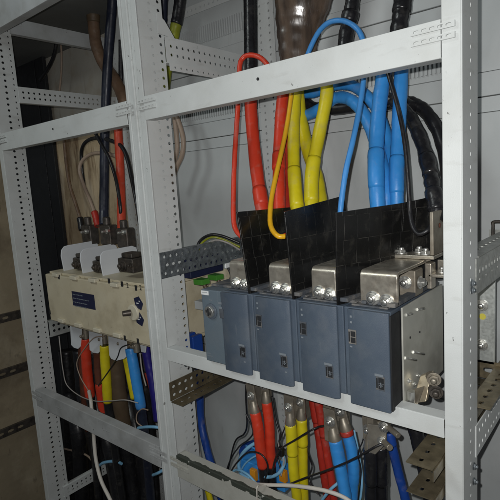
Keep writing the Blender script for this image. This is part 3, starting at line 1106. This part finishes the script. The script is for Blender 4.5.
# plastic wrap of the bundle
p = [A(307, -40, .33), A(304, -5, .33), A(300, 22, .33), A(298, 46, .325), A(297, 72, .32)]
pp = smooth_path(p, 6)
m0 = pxm(p[2])
rr = [m0 * (36 - 20 * (i / (len(pp) - 1)) ** .8 + .5 * math.sin(i * 1.7)) for i in range(len(pp))]
wr = MB().tube(pp, rr, seg=28, flat=(V((-.64, .77, 0)).normalized(), .5)).build('cable_wrap', 'film', None, smooth=True, origin=p[0])
tag(wr, 'brown translucent plastic wrap round the cable bundle above the top rail', 'wrap')

W = 'thin control wires in the right bay'
cable('control_wire', 'thin red wire looped over the top rail and dropping left of the black barriers', 'wire',
      [(272, 72, .24), (266, 63, .24), (259, 57, .24), (250, 55, .235), (243, 58, .23), (239.5, 68, .22), (238, 105, .2), (235, 150, .17), (233.5, 190, .14), (233.5, 218, .12), (236, 230, .11), (243, 238, .1)], 5, 'red', W)
cable('control_wire', 'thin amber wire hanging in a hook in front of the first black barrier', 'wire',
      [(294, 72, .26), (292, 90, .25), (287, 125, .22), (279.5, 160, .17), (272, 195, .11), (270, 218, .07), (272, 229, .05), (278, 236, .04), (285, 236.5, .05)], 5, 'amber', W)
cable('control_wire', 'thin blue wire arching over the top rail into the wide black barrier', 'wire',
      [(304, 66, .24), (309, 51, .24), (318, 33, .235), (328, 23, .23), (340, 20.5, .23), (351, 24, .225), (360, 33, .22), (364.5, 50, .21), (364, 75, .2), (360, 105, .17), (353, 140, .13), (346, 170, .1), (341, 205, .08), (340, 225, .07)], 5.5, 'blue_wire', W)
cable('control_wire', 'thin black wire running down past the blue cables to the angle bracket', 'wire',
      [(384, 60, .22), (390, 80, .21), (399, 112, .2), (405, 145, .19), (408, 180, .18), (410, 212, .17), (413, 227, .16), (419, 234, .155), (428, 230, .16), (433, 222, .18)], 4.5, 'cable_black', W)
# tail of cables above the mid depth rail and behind
cable('earth_cable', 'yellow green cable with a dark sleeve behind the upper depth rail', 'cable',
      [(182, -20, .40), (179, 10, .40), (175, 30, .39), (170, 50, .38), (166, 75, .37), (163, 110, .36)], 11, 'olive', None, parts=(('dark_sleeve', 0, .35, 'tape', 1.08),))
cable('power_cable', 'black cable in the top corner between middle post and yellow green cable', 'cable', [(164, -20, .36), (163, 10, .36), (162, 40, .36)], 9, 'cable_navy')
cable('spare_cable', 'grey brown cable loop hanging behind the middle post, right strand', 'cable',
      [(172, 105, .36), (178, 120, .36), (183, 138, .36), (182, 155, .36), (175, 172, .36), (170, 200, .36)], 5, 'beige', 'grey brown loop behind the middle post')
cable('spare_cable', 'grey brown cable loop hanging behind the middle post, left strand', 'cable',
      [(173, 110, .38), (176, 130, .38), (177, 150, .38), (173, 165, .38), (168, 180, .38)], 5, 'beige', 'grey brown loop behind the middle post')

# blue relay with green plugs under the galvanised mounting rail
RL = thing('relay_module', 'dark blue module with two green plugs under the galvanised mounting rail', 'module', (-.98, .16, -.26))
p0, p1 = A(192, 272, .12), A(226, 281, .12)
MB().obox(A(191, 279, .14), V((0, .14, 0)), (-.05, 0, 0), (0, 0, .055)).build('case', 'navy', RL, bevel=.002)
for k, (x, y) in enumerate(((203.5, 281), (217.5, 276.5))):
    p = XA(x, y, -.975)
    g = MB().box(-1.0, -.965, p.y - .016, p.y + .016, p.z - .009, p.z + .006).build('plug', 'green', RL, bevel=.001)
    w = MB().tube(smooth_path([p + V((0, 0, -.009)), p + V((.01, .005, -.035)), p + V((.0, .02, -.075)), p + V((-.01, .03, -.14))]), .006, seg=8)
    w.build('plug_wire', 'brown_flat', g, smooth=True)
WB = 'loom wires behind the galvanised mounting rail'
cable('loom_wire', 'thin black wire arched over the galvanised mounting rail', 'wire', [(196, 252, .2), (200, 241, .21), (210, 235, .22), (222, 236, .24), (240, 243, .27)], 3, 'cable_black', WB)
cable('loom_wire', 'yellow green wire arched over the galvanised mounting rail', 'wire', [(198, 251, .2), (202, 243, .21), (211, 237.5, .22), (222, 239, .24), (240, 247, .27)], 2.2, 'olive', WB)
cable('loom_wire', 'pale grey wire arched lowest over the galvanised mounting rail', 'wire', [(203, 252, .2), (209, 244, .21), (216, 240, .22), (228, 243, .24), (240, 250, .27)], 2, 'grey_wire', WB)
cable('loom_wire', 'dark wires hanging below the mounting rail beside the first barrier, left one', 'wire', [(228, 268, .14), (231, 276, .14), (228, 284, .14), (226, 292, .13)], 2.4, 'cable_black', WB)
cable('loom_wire', 'brown wire hanging below the mounting rail beside the first barrier', 'wire', [(233, 266, .14), (235, 275, .14), (233, 284, .14)], 2.2, 'brown_red', WB)
t = MB().obox(A(226, 268, .16), V((0, .05, 0)), (-.004, 0, 0), (0, 0, .012)).build('wire_marker', 'sticker')
tag(t, 'small white wire marker under the galvanised mounting rail', 'marker')

# ================================================================== CABLES, LEFT BAY, UPPER
cable('power_cable', 'thick black cable running straight down the left bay', 'cable',
      [(113, -15, .34), (112, 7, .34), (108, 60, .33), (105.5, 110, .32), (104.5, 160, .30), (104, 205, .27), (104, 225, .25)], 9.5, 'cable_navy')
cable('sheathed_cable', 'brown sheathed cable with a dark gland curving down under the roof plate', 'cable',
      [(93, 12, .40), (94, 30, .40), (97, 48, .40), (105, 66, .40), (114, 78, .40), (122, 95, .40), (127, 115, .40)], 11.5, 'brown', None, parts=(('gland', 0, .10, 'brown_flat', 1.15),))
cable('sheathed_cable', 'thinner brown cable hugging the middle post near the top', 'cable', [(116, 72, .44), (119, 88, .44), (124, 105, .44), (128, 130, .44)], 6, 'brown')
cable('power_cable', 'black cable hidden close to the middle post, above the orange red one', 'cable', [(121, 40, .42), (121, 75, .42), (122, 95, .42), (126, 120, .42)], 5, 'cable_black')
cable('thin_cable', 'thin black cable bowing across the beige wall near the top left', 'cable', [(56.5, 28, .46), (56, 45, .46), (53, 58, .46), (47, 70, .46), (40, 80, .46)], 3.6, 'cable_black')
cable('thin_cable', 'thin grey wire pinned vertically on the beige wall', 'wire', [(60, 34, .5), (61.5, 55, .5), (61, 75, .5), (59, 95, .5)], 2, 'beige')
cable('thin_cable', 'black cable loop arching over the cream switch', 'cable',
      [(84, 185, .33), (82, 170, .33), (81.5, 152, .33), (86, 142, .32), (97, 138, .31), (112, 141, .3), (121, 146, .29), (127, 158, .28), (132, 180, .26), (137, 205, .24), (140, 224, .22)], 4, 'cable_black')
cable('thin_cable', 'black cable slanting across the thick black one', 'cable',
      [(94, 130, .28), (100, 142, .27), (109, 158, .26), (116, 180, .25), (120, 205, .24), (121, 222, .24)], 3.6, 'cable_black')
cable('thin_cable', 'pale beige cable loop with a red boot above the cream switch', 'cable',
      [(116, 156, .30), (104, 153, .30), (92, 154, .30), (83, 160, .29), (79.5, 170, .28), (84, 186, .27), (90, 200, .26), (95, 214, .25), (98, 226, .24)], 3.6, 'beige', None, parts=(('red_boot', .86, 1, 'red_dull', 1.8),))
cable('thin_cable', 'brown thin cable with a dark boot hanging on the beige wall', 'cable',
      [(64, 138, .47), (66, 160, .47), (69.5, 184, .46), (75, 202, .45), (80, 218, .44), (82, 230, .43)], 3.4, 'brown', None, parts=(('dark_boot', .80, 1, 'cable_black', 1.9),))
cable('power_cable', 'orange red cable beside the middle post above the cream switch', 'cable',
      [(117.5, 116, .305), (118.5, 135, .30), (120, 165, .29), (121, 190, .27), (121.5, 222, .24), (121.5, 236, .235)], 8.5, 'orange_cable')
# ================================================================== LEFT BAY, LOWER
GL = 'cables hanging below the cream switch'
cable('power_cable', 'red cable hanging under the cream switch', 'cable', [(85.5, 338, .15), (86, 355, .15), (87.5, 375, .15), (90, 395, .15), (93, 420, .16), (99, 500, .2)], 9, 'cable_black', GL, parts=(('red_sleeve', 0, .62, 'red', 1.11),))
cable('power_cable', 'yellow cable hanging under the cream switch', 'cable', [(104.5, 345, .14), (105, 360, .14), (106.5, 380, .14), (108, 404, .14), (112, 430, .15), (124, 510, .2)], 8.5, 'cable_black', GL, parts=(('yellow_sleeve', 0, .58, 'yellow', 1.11),))
cable('power_cable', 'blue cable hanging under the cream switch near the middle post', 'cable', [(130, 348, .14), (133, 362, .14), (137, 385, .14), (141, 408, .14), (145, 440, .15), (152, 510, .2)], 9.5, 'cable_navy', GL, parts=(('blue_sleeve', 0, .60, 'blue', 1.11),))
cable('power_cable', 'red brown cable behind the red one under the cream switch', 'cable', [(81, 340, .22), (82, 365, .22), (84, 395, .22), (88, 430, .24)], 7, 'brown_red', GL)
cable('power_cable', 'brick red cable between the red and yellow ones under the cream switch', 'cable', [(97, 345, .24), (98, 370, .24), (101, 398, .24), (106, 430, .24)], 7.5, 'brown_red', GL, parts=(('red_sleeve', .5, .85, 'red', 1.11),))
cable('power_cable', 'brown flat cable hanging between yellow and blue ones', 'cable', [(116, 345, .22), (117, 370, .22), (120, 400, .22), (126, 440, .24)], 15, 'brown_flat', GL)
cable('power_cable', 'second yellow cable slanting behind the blue one', 'cable', [(125, 352, .20), (129, 372, .20), (134, 398, .20), (140, 430, .22)], 6.5, 'cable_black', GL, parts=(('yellow_sleeve', 0, .66, 'yellow', 1.11),))
cable('power_cable', 'violet blue cable squeezed against the middle post', 'cable', [(145, 345, .2), (148, 362, .2), (153, 385, .2), (158, 420, .2)], 9, 'violet', GL)
cable('power_cable', 'dark red cable lowest beside the middle post', 'cable', [(148, 372, .24), (152, 385, .24), (156, 400, .24), (160, 420, .24)], 8, 'red_dull', GL)
for k, (x0, x1, y, lab) in enumerate(((78, 84, .3, 'black cable running down to the floor at the left of its bunch'), (92, 108, .26, 'black cable running down to the floor under the pale blue tie'),
                                   (104, 124, .22, 'black glossy cable in front of its bunch near the floor'), (122, 138, .28, 'black cable running down to the floor close to the middle post'),
                                   (136, 150, .3, 'black cable in the corner beside the foot of the middle post'))):
    cable('floor_cable', lab, 'cable', [(x0 - 8, 395, y + .04), (x0, 430, y), ((x0 + x1) / 2, 468, y), (x1, 540, y), (x1 + 4, 640, y)], 15, 'cable_black', 'black cables running down to the floor in the left bay')
for k, (x0, x1, y, lab) in enumerate(((70, 74, .36, 'added black cable darkening the lower left corner, beside the left post'), (84, 92, .36, 'added black cable darkening the space behind the white hanging cable'),
                                   (98, 112, .36, 'added black cable darkening the space behind the pale blue tie'), (114, 126, .36, 'added black cable darkening the space left of the brown flat cable'),
                                   (128, 140, .38, 'added black cable darkening the space right of the brown flat cable'), (146, 156, .38, 'added black cable darkening the corner by the middle post'))):
    cable('floor_cable', lab, 'cable', [(x0 - 4, 350, y + .02), (x0, 400, y), ((x0 + x1) / 2, 455, y), (x1, 540, y), (x1 + 4, 600, y)], 14, 'cable_black', 'black cables running down to the floor in the left bay')  # extra black cables added to fill the bay's lower part with darkness
cable('thin_cable', 'white cable hanging over the lower left rail', 'cable', [(89, 391, .10), (91, 402, .07), (92.5, 420, .055), (94, 440, .05), (96, 460, .04), (101, 480, .03), (109, 497, .02), (116, 512, .02)], 3.6, 'white_wire')
cable('thin_cable', 'thin pale wire sagging below the cream switch', 'wire', [(59, 336, .10), (60.5, 350, .09), (63, 370, .09), (67, 385, .09), (80, 396, .09), (95, 401, .08), (110, 401, .08), (125, 400, .08), (138, 403, .09)], 1.0, 'grey_wire')
cable('thin_cable', 'thin brown wire bent between red and yellow sleeves', 'wire', [(104, 336, .1), (94, 338, .1), (85, 348, .1), (77, 362, .1), (80, 376, .1), (88, 390, .1)], 1.0, 'beige')
cable('thin_cable', 'thin black wire crossing in front of the yellow sleeve', 'wire', [(130, 344, .1), (121, 348, .1), (117, 358, .1), (108, 372, .1), (98, 386, .1)], 1.2, 'cable_black')
cable('thin_cable', 'thin grey wire dropping beside the blue sleeve', 'wire', [(140, 353, .12), (142, 370, .12), (146, 386, .12)], 1.4, 'grey_wire')
cable('thin_cable', 'thin beige wire ring under the blue sleeve', 'wire', [(148, 410, .12), (142, 409, .12), (137, 414, .12), (137, 422, .12), (143, 427, .12)], 1.2, 'beige')
cable('thin_cable', 'thin yellowish cable arcing low over the brown wall at the far left', 'wire', [(-20, 478, .3), (0, 465, .3), (20, 453, .3), (45, 447, .3), (70, 450, .3), (90, 458, .3), (98, 480, .3)], 1.8, 'beige')
TG = 'pale blue cable ties on the black cables'
cable('cable_tie', 'pale blue tie round black cables below the lower left rail', 'cable tie', [(99, 466, .17), (103, 463, .16), (110, 461.5, .16), (117, 461.5, .165), (122, 464, .18)], 3, 'sky', TG)
cable('cable_tie', 'pale blue tie right against the middle post above the lower left rail', 'cable tie', [(138, 428, .11), (146, 427, .10), (155, 427, .10), (160, 428, .11)], 3, 'sky', TG)
cable('cable_tie', 'short pale blue tie beside the middle post below the lower left rail', 'cable tie', [(153, 475, .12), (158, 473, .11), (163, 470, .12)], 3, 'sky', TG)

# ================================================================== RIGHT BAY, LOWER
GB = 'sleeved cables leaving the bottom of the slate switch'


def lug_cable(label, pix, w, mat, sleeve, sl=1., extra=(), lug=True):
    c = cable('power_cable', label, 'cable', pix, w * .93, mat, GB, parts=((sleeve[1], sleeve[2], sleeve[3], sleeve[0], 1.11),) + tuple(extra))
    if lug:
        p = A(*pix[0])
        q = A(*pix[1])
        m = pxm(p)
        d = (p - q).normalized()
        lg = MB()
        lg.tube([p - d * .012, p + d * .004, p + d * .016, p + d * .03], [w * .45 * m, w * .5 * m, w * .42 * m, w * .25 * m], seg=14)
        lg.obox(p + d * .018 - V((w * .5 * m, .003, 0)), (w * m, 0, 0), (0, .005, 0), d * .055)
        lg = lg.build('lug', 'tin_dull', c, bevel=.001)
        MB().bolt(p + d * .045 + V((0, -.0035, 0)), (0, -1, 0), w * .33 * m).build('lug_bolt', 'steel', lg)
    return c


lug_cable('left red sleeved cable under the first pole', [(255, 412, .09), (258, 428, .09), (260, 445, .095), (262.5, 465, .10), (266, 500, .12), (268, 530, .13)], 10.5, 'cable_black', ('red', 'red_sleeve', 0, .62))
lug_cable('right red sleeved cable under the first pole', [(266.5, 402, .115), (269, 422, .115), (270, 440, .115), (271, 464, .12), (274, 500, .13), (276, 530, .14)], 10, 'cable_black', ('red', 'red_sleeve', 0, .62))
lug_cable('left yellow sleeved cable under the second pole', [(290.5, 424, .09), (292, 445, .09), (293.5, 470, .09), (297, 498, .10), (300, 540, .11)], 11, 'yellow', ('yellow', 'shrink_collar', 0, .35))
lug_cable('right yellow sleeved cable under the second pole', [(301.5, 419, .115), (302.5, 440, .115), (303, 470, .115), (304, 500, .12), (306, 540, .13)], 10.5, 'yellow', ('yellow', 'shrink_collar', 0, .30))
lug_cable('thick red cable set further back between yellow and blue ones', [(311, 385, .16), (315, 410, .16), (319, 435, .16), (323, 465, .16), (328, 500, .17), (331, 540, .17)], 9.5, 'red_dull', ('red_dull', 'shrink_collar', 0, .3), lug=False)
lug_cable('dark red cable set back, just left of the blue pair', [(317, 395, .15), (323, 430, .15), (328, 460, .15), (333, 490, .15), (337, 540, .16)], 8.5, 'red_dull', ('red_dull', 'shrink_collar', 0, .3), lug=False)
lug_cable('left blue sleeved cable with a lug taped beige', [(335, 440, .085), (339, 460, .085), (343, 482, .085), (347, 505, .09), (350, 540, .1)], 13, 'blue', ('blue', 'shrink_collar', 0, .3), extra=(('beige_tape', 0, .06, 'beige', 1.0),))
lug_cable('right blue sleeved cable with a red taped top', [(346, 430, .115), (351.5, 450, .115), (353.5, 472, .115), (352, 492, .12), (350, 540, .13)], 13, 'blue', ('red_dull', 'red_tape', 0, .07))
lug_cable('left black sleeved cable under the last pole', [(370, 448, .10), (371, 470, .10), (371, 500, .11), (371, 540, .12)], 13, 'cable_black', ('cable_black', 'sleeve', 0, .5))
lug_cable('right black sleeved cable under the last pole', [(381, 446, .12), (381, 470, .12), (382, 500, .13), (383, 540, .14)], 13, 'cable_black', ('tape', 'sleeve', 0, .5))
lug_cable('royal blue cable slanting away right of the black pair', [(389, 432, .12), (393, 450, .12), (399, 475, .13), (406, 502, .14), (412, 540, .15)], 10, 'blue_dark', ('blue_dark', 'sleeve', 0, .2), lug=False)
lug_cable('black taped cable dropping behind the support rail next to the right post', [(412, 420, .14), (418, 440, .14), (424, 470, .15), (430, 502, .16), (434, 540, .17)], 14, 'tape', ('tape', 'sleeve', 0, .4), lug=False)
lug_cable('thin black cable almost hidden by the right post', [(424, 428, .2), (432, 455, .2), (438, 480, .2), (442, 520, .2)], 7, 'cable_black', ('tape', 'sleeve', 0, .4), lug=False)
# tinned tongues at the bottom of each pole
for (x0, y0, w, h, Y) in ((246, 384, 6, 30, .10), (285, 396, 9, 30, .10), (323, 410, 9, 30, .10), (366, 420, 8, 28, .09)):
    p = A(x0, y0, Y)
    q = A(x0 + w, y0 + h, Y)
    ln = MB().box(p.x, q.x, Y, Y + .09, A(x0, y0 + h, Y).z, -.4245).build('lower_tongue', 'tin_dull', SW, bevel=.002)
p = A(383, 428, .07)
o = MB().prism([A(367, 424, .075), A(386, 426, .075), A(386, 444, .075), A(375, 455, .075), (A(368, 452, .075))], (0, .006, 0)).build('lower_tongue', 'tin', SW, bevel=.002)
MB().bolt(A(384, 427, .074), (0, -1, 0), .009).build('terminal_bolt', 'steel', o)
MB().bolt(A(382, 441, .074), (0, -1, 0), .008).build('terminal_bolt', 'steel', o)
b = A(384, 442, .07)
MB().cyl(b, b + V((.022, -.02, .004)), .0065, seg=12).build('stud', 'tin_dull', o, bevel=.001)
b = A(391, 429, .07)
MB().cyl(b + V((-.02, .012, 0)), b + V((.02, -.01, -.004)), .006, seg=12).build('stud', 'tin_dull', o, bevel=.001)

# blue distribution block with orange clips, pale loops
DB = thing('terminal_block', 'blue terminal block with orange clips behind the lower right rail', 'terminal block', (-.8, .14, -.78))
db = MB()
p = A(241, 470, .15)
q = A(287, 474, .15)
db.box(A(244, 470, .15).x, A(288, 470, .15).x, .13, .19, -.82, A(262, 468, .13).z)
db.build('block', 'blue', DB, bevel=.003)
for (x, y) in ((254, 473, ), (283.5, 474)):
    p = A(x, y, .125)
    MB().box(p.x - .010, p.x + .010, .118, .1298, p.z - .02, p.z + .012).build('clip', 'orange', DB, bevel=.001)
tb = MB()
p = A(258, 455, .2)
tb.cyl(p + V((0, 0, -.09)), p + V((0, 0, .02)), .055, seg=28)
o = tb.build('blue_drum', 'blue_dark', None, bevel=.004)
tag(o, 'round dark blue drum behind the blue terminal block', 'drum')
GP = 'pale blue wires looped round the terminal block'
cable('loop_wire', 'pale blue wire in a wide loop left of the terminal block', 'wire', [(262, 441, .14), (252, 445, .13), (243, 453, .12), (239, 463, .12), (241, 473, .12), (250, 479, .11)], 3.6, 'sky', GP)
cable('loop_wire', 'pale blue wire curling right behind the yellow sleeve', 'wire', [(262, 476, .10), (270, 477, .10), (279, 473, .10), (284, 464, .11), (283, 455, .12), (279, 446, .13)], 3.6, 'sky', GP)
cable('loop_wire', 'pale blue wire crossing low beside the blue pair', 'wire', [(322, 500, .10), (330, 490, .10), (338, 483, .11)], 3, 'sky', GP)
cable('loop_wire', 'thin pale blue wire arching over the terminal block', 'wire', [(240, 472, .115), (246, 463, .115), (256, 456, .115), (266, 456, .12)], 1.8, 'sky', GP)
cable('strap', 'yellow green wire behind the right blue sleeve', 'wire', [(344, 420, .17), (350, 450, .17), (358, 478, .17), (361, 505, .17)], 4, 'olive')
TB = 'thin black wires across the lower right bay'
cable('thin_wire', 'thin black wire crossing from terminal block over the yellow pair', 'wire', [(272, 474, .07), (275, 460, .065), (281, 449, .06), (295, 440, .055), (308, 432, .055), (318, 427, .07), (326, 424, .12), (330, 410, .14)], 2, 'cable_black', TB)
cable('thin_wire', 'thin black wire crossing from yellow pair past the blue pair to the stud', 'wire', [(290, 484, .07), (305, 478, .06), (325, 471, .055), (345, 463, .05), (361, 455, .05), (375, 447, .055), (384, 443, .065)], 2.2, 'cable_black', TB)
cable('thin_wire', 'thin black wire hanging from the first red lug', 'wire', [(246, 414, .09), (251, 424, .09), (253, 433, .09), (248, 440, .09), (238, 448, .1), (228, 466, .1), (221, 500, .1)], 1.6, 'cable_black', TB)
cable('thin_wire', 'thin black wire knotted beside the yellow pair', 'wire', [(289, 418, .09), (284, 430, .08), (280, 440, .08), (280, 452, .08), (276, 462, .09)], 1.4, 'cable_black', TB)
for pix, wd, mt, lab in (
        ([(222, 505, .1), (229, 476, .1), (240, 459, .09), (250, 452, .085), (262, 455, .08), (268, 468, .085), (263, 486, .09), (262, 510, .1)], 1.8, 'cable_black', 'thin black wire coiled over the blue drum'),
        ([(226, 478, .12), (236, 470, .11), (247, 474, .1), (256, 483, .1)], 2.4, 'sky', 'pale blue wire tail left of the terminal block'),
        ([(246, 446, .16), (255, 449, .15), (262, 458, .14), (262, 476, .12)], 2.2, 'blue_wire', 'mid blue wire curling over the blue drum'),
        ([(283, 432, .13), (279, 446, .12), (284, 460, .11), (281, 476, .1)], 1.6, 'grey_wire', 'thin grey wire between the red and yellow sleeves'),
        ([(305, 420, .15), (307, 450, .15), (312, 466, .13), (309, 480, .12), (318, 494, .11)], 1.8, 'cable_black', 'thin black wire hanging right of the yellow pair'),
        ([(272, 396, .15), (276, 420, .14), (280, 436, .13), (277, 452, .12), (281, 470, .11)], 2.0, 'cable_black', 'thin black wire hanging right beside the red pair'),
        ([(354, 430, .16), (359, 455, .15), (362, 482, .12), (358, 515, .11)], 2.2, 'sky', 'pale blue wire hanging right of the blue pair'),
        ([(366, 420, .13), (363, 440, .12), (358, 454, .11), (361, 474, .11), (356, 515, .11)], 1.4, 'cable_black', 'thin black wire between the blue and black pairs'),
        ([(228, 470, .2), (235, 442, .2), (244, 434, .18), (247, 424, .15), (246, 400, .12), (246, 385, .12)], 1.8, 'cable_black', 'thin black wire rising to the first pole from behind')):
    cable('loose_wire', lab, 'wire', pix, wd, mt, 'loose wires under the slate switch')
o = MB().obox(A(277, 455, .07), (.014, 0, -.004), (0, .014, 0), (.002, 0, .022)).build('wire_joint', 'black', None, bevel=.003)
tag(o, 'small black joint on the thin wire left of the yellow pair', 'joint')
cable('thin_cable', 'white cable curving across the lower right corner of the bay', 'cable', [(250, 484, .04), (268, 485, .04), (290, 485.5, .04), (312, 488, .04), (330, 492, .04), (345, 498, .04), (358, 508, .04)], 4, 'white_wire')
cable('thin_cable', 'thin white tie looped over the flaked lower rail', 'wire', [(257, 500, -.004), (257, 488, -.005), (260, 485, .01), (266, 486, .03)], 1.6, 'white_wire')
cable('power_cable', 'royal blue cable dropping behind the middle post', 'cable', [(199, 350, .28), (200, 390, .28), (201, 420, .28), (206, 445, .26), (213, 470, .22), (222, 500, .2)], 7.5, 'blue_dark')
cable('power_cable', 'grey blue cable alongside the royal blue one behind the middle post', 'cable', [(194, 395, .24), (196, 420, .24), (198, 445, .22), (201, 465, .2)], 3.5, 'grey_wire')
cable('power_cable', 'yellow cable below the lower rail beside the middle post', 'cable', [(202, 470, .12), (207, 488, .12), (213, 510, .12)], 6, 'yellow')
# blue parts behind the post, left of the slate switch
for k, (x, y, lab) in enumerate(((190, 343, 'blue plug left of the slate switch, the one nearest the middle post'), (196.5, 345, 'blue plug squeezed between another plug and the slate switch'))):
    p = A(x, y, .12)
    o = MB().box(p.x - .010, p.x + .008, .10, .14, p.z - .035, p.z + .03).build('blue_plug', 'blue_dark', None, bevel=.004)
    tag(o, lab, 'plug')
o = MB().box(-1.03, -.84, .15, .19, -.36, -.335).build('grey_shelf', 'panel', None, bevel=.002)
tag(o, 'narrow grey ledge left of the slate switch', 'ledge')
o = MB().box(-1.28, -.88, .33, .34, -.46, -.275).build('cream_board', 'cream', None, bevel=.002)
tag(o, 'cream mounting board behind middle post under the galvanised rail', 'board')

# ================================================================== LIGHT: on camera flash and the room's lamps
w = bpy.data.worlds.new('World')
scn.world = w
w.use_nodes = True
bg = w.node_tree.nodes['Background']
bg.inputs[0].default_value = (.92, .96, 1, 1)
bg.inputs[1].default_value = .045


def area(name, loc, aim, size, power, col):
    ld = bpy.data.lights.new(name, 'AREA')
    ld.shape = 'DISK'
    ld.size = size
    ld.energy = power
    ld.color = col
    o = bpy.data.objects.new(name, ld)
    COL.objects.link(o)
    o.location = loc
    o.rotation_euler = (V(aim) - V(loc)).to_track_quat('-Z', 'Y').to_euler()
    return o


fl = CAM - RX * .022 - RY * .020
area('phone_flash', fl, fl + RZ + RX * .05, .008, 9.2, (1, .99, .97))
area('room_lamp', V((-1.5, -1.9, 1.5)), V((-1.5, .3, -.3)), .8, 14, (.93, 1, .985))

scn.view_settings.view_transform = 'Standard'
scn.view_settings.look = 'None'
scn.view_settings.exposure = 0
scn.view_settings.gamma = 1
scn.render.engine = 'CYCLES'
scn.cycles.use_denoising = True
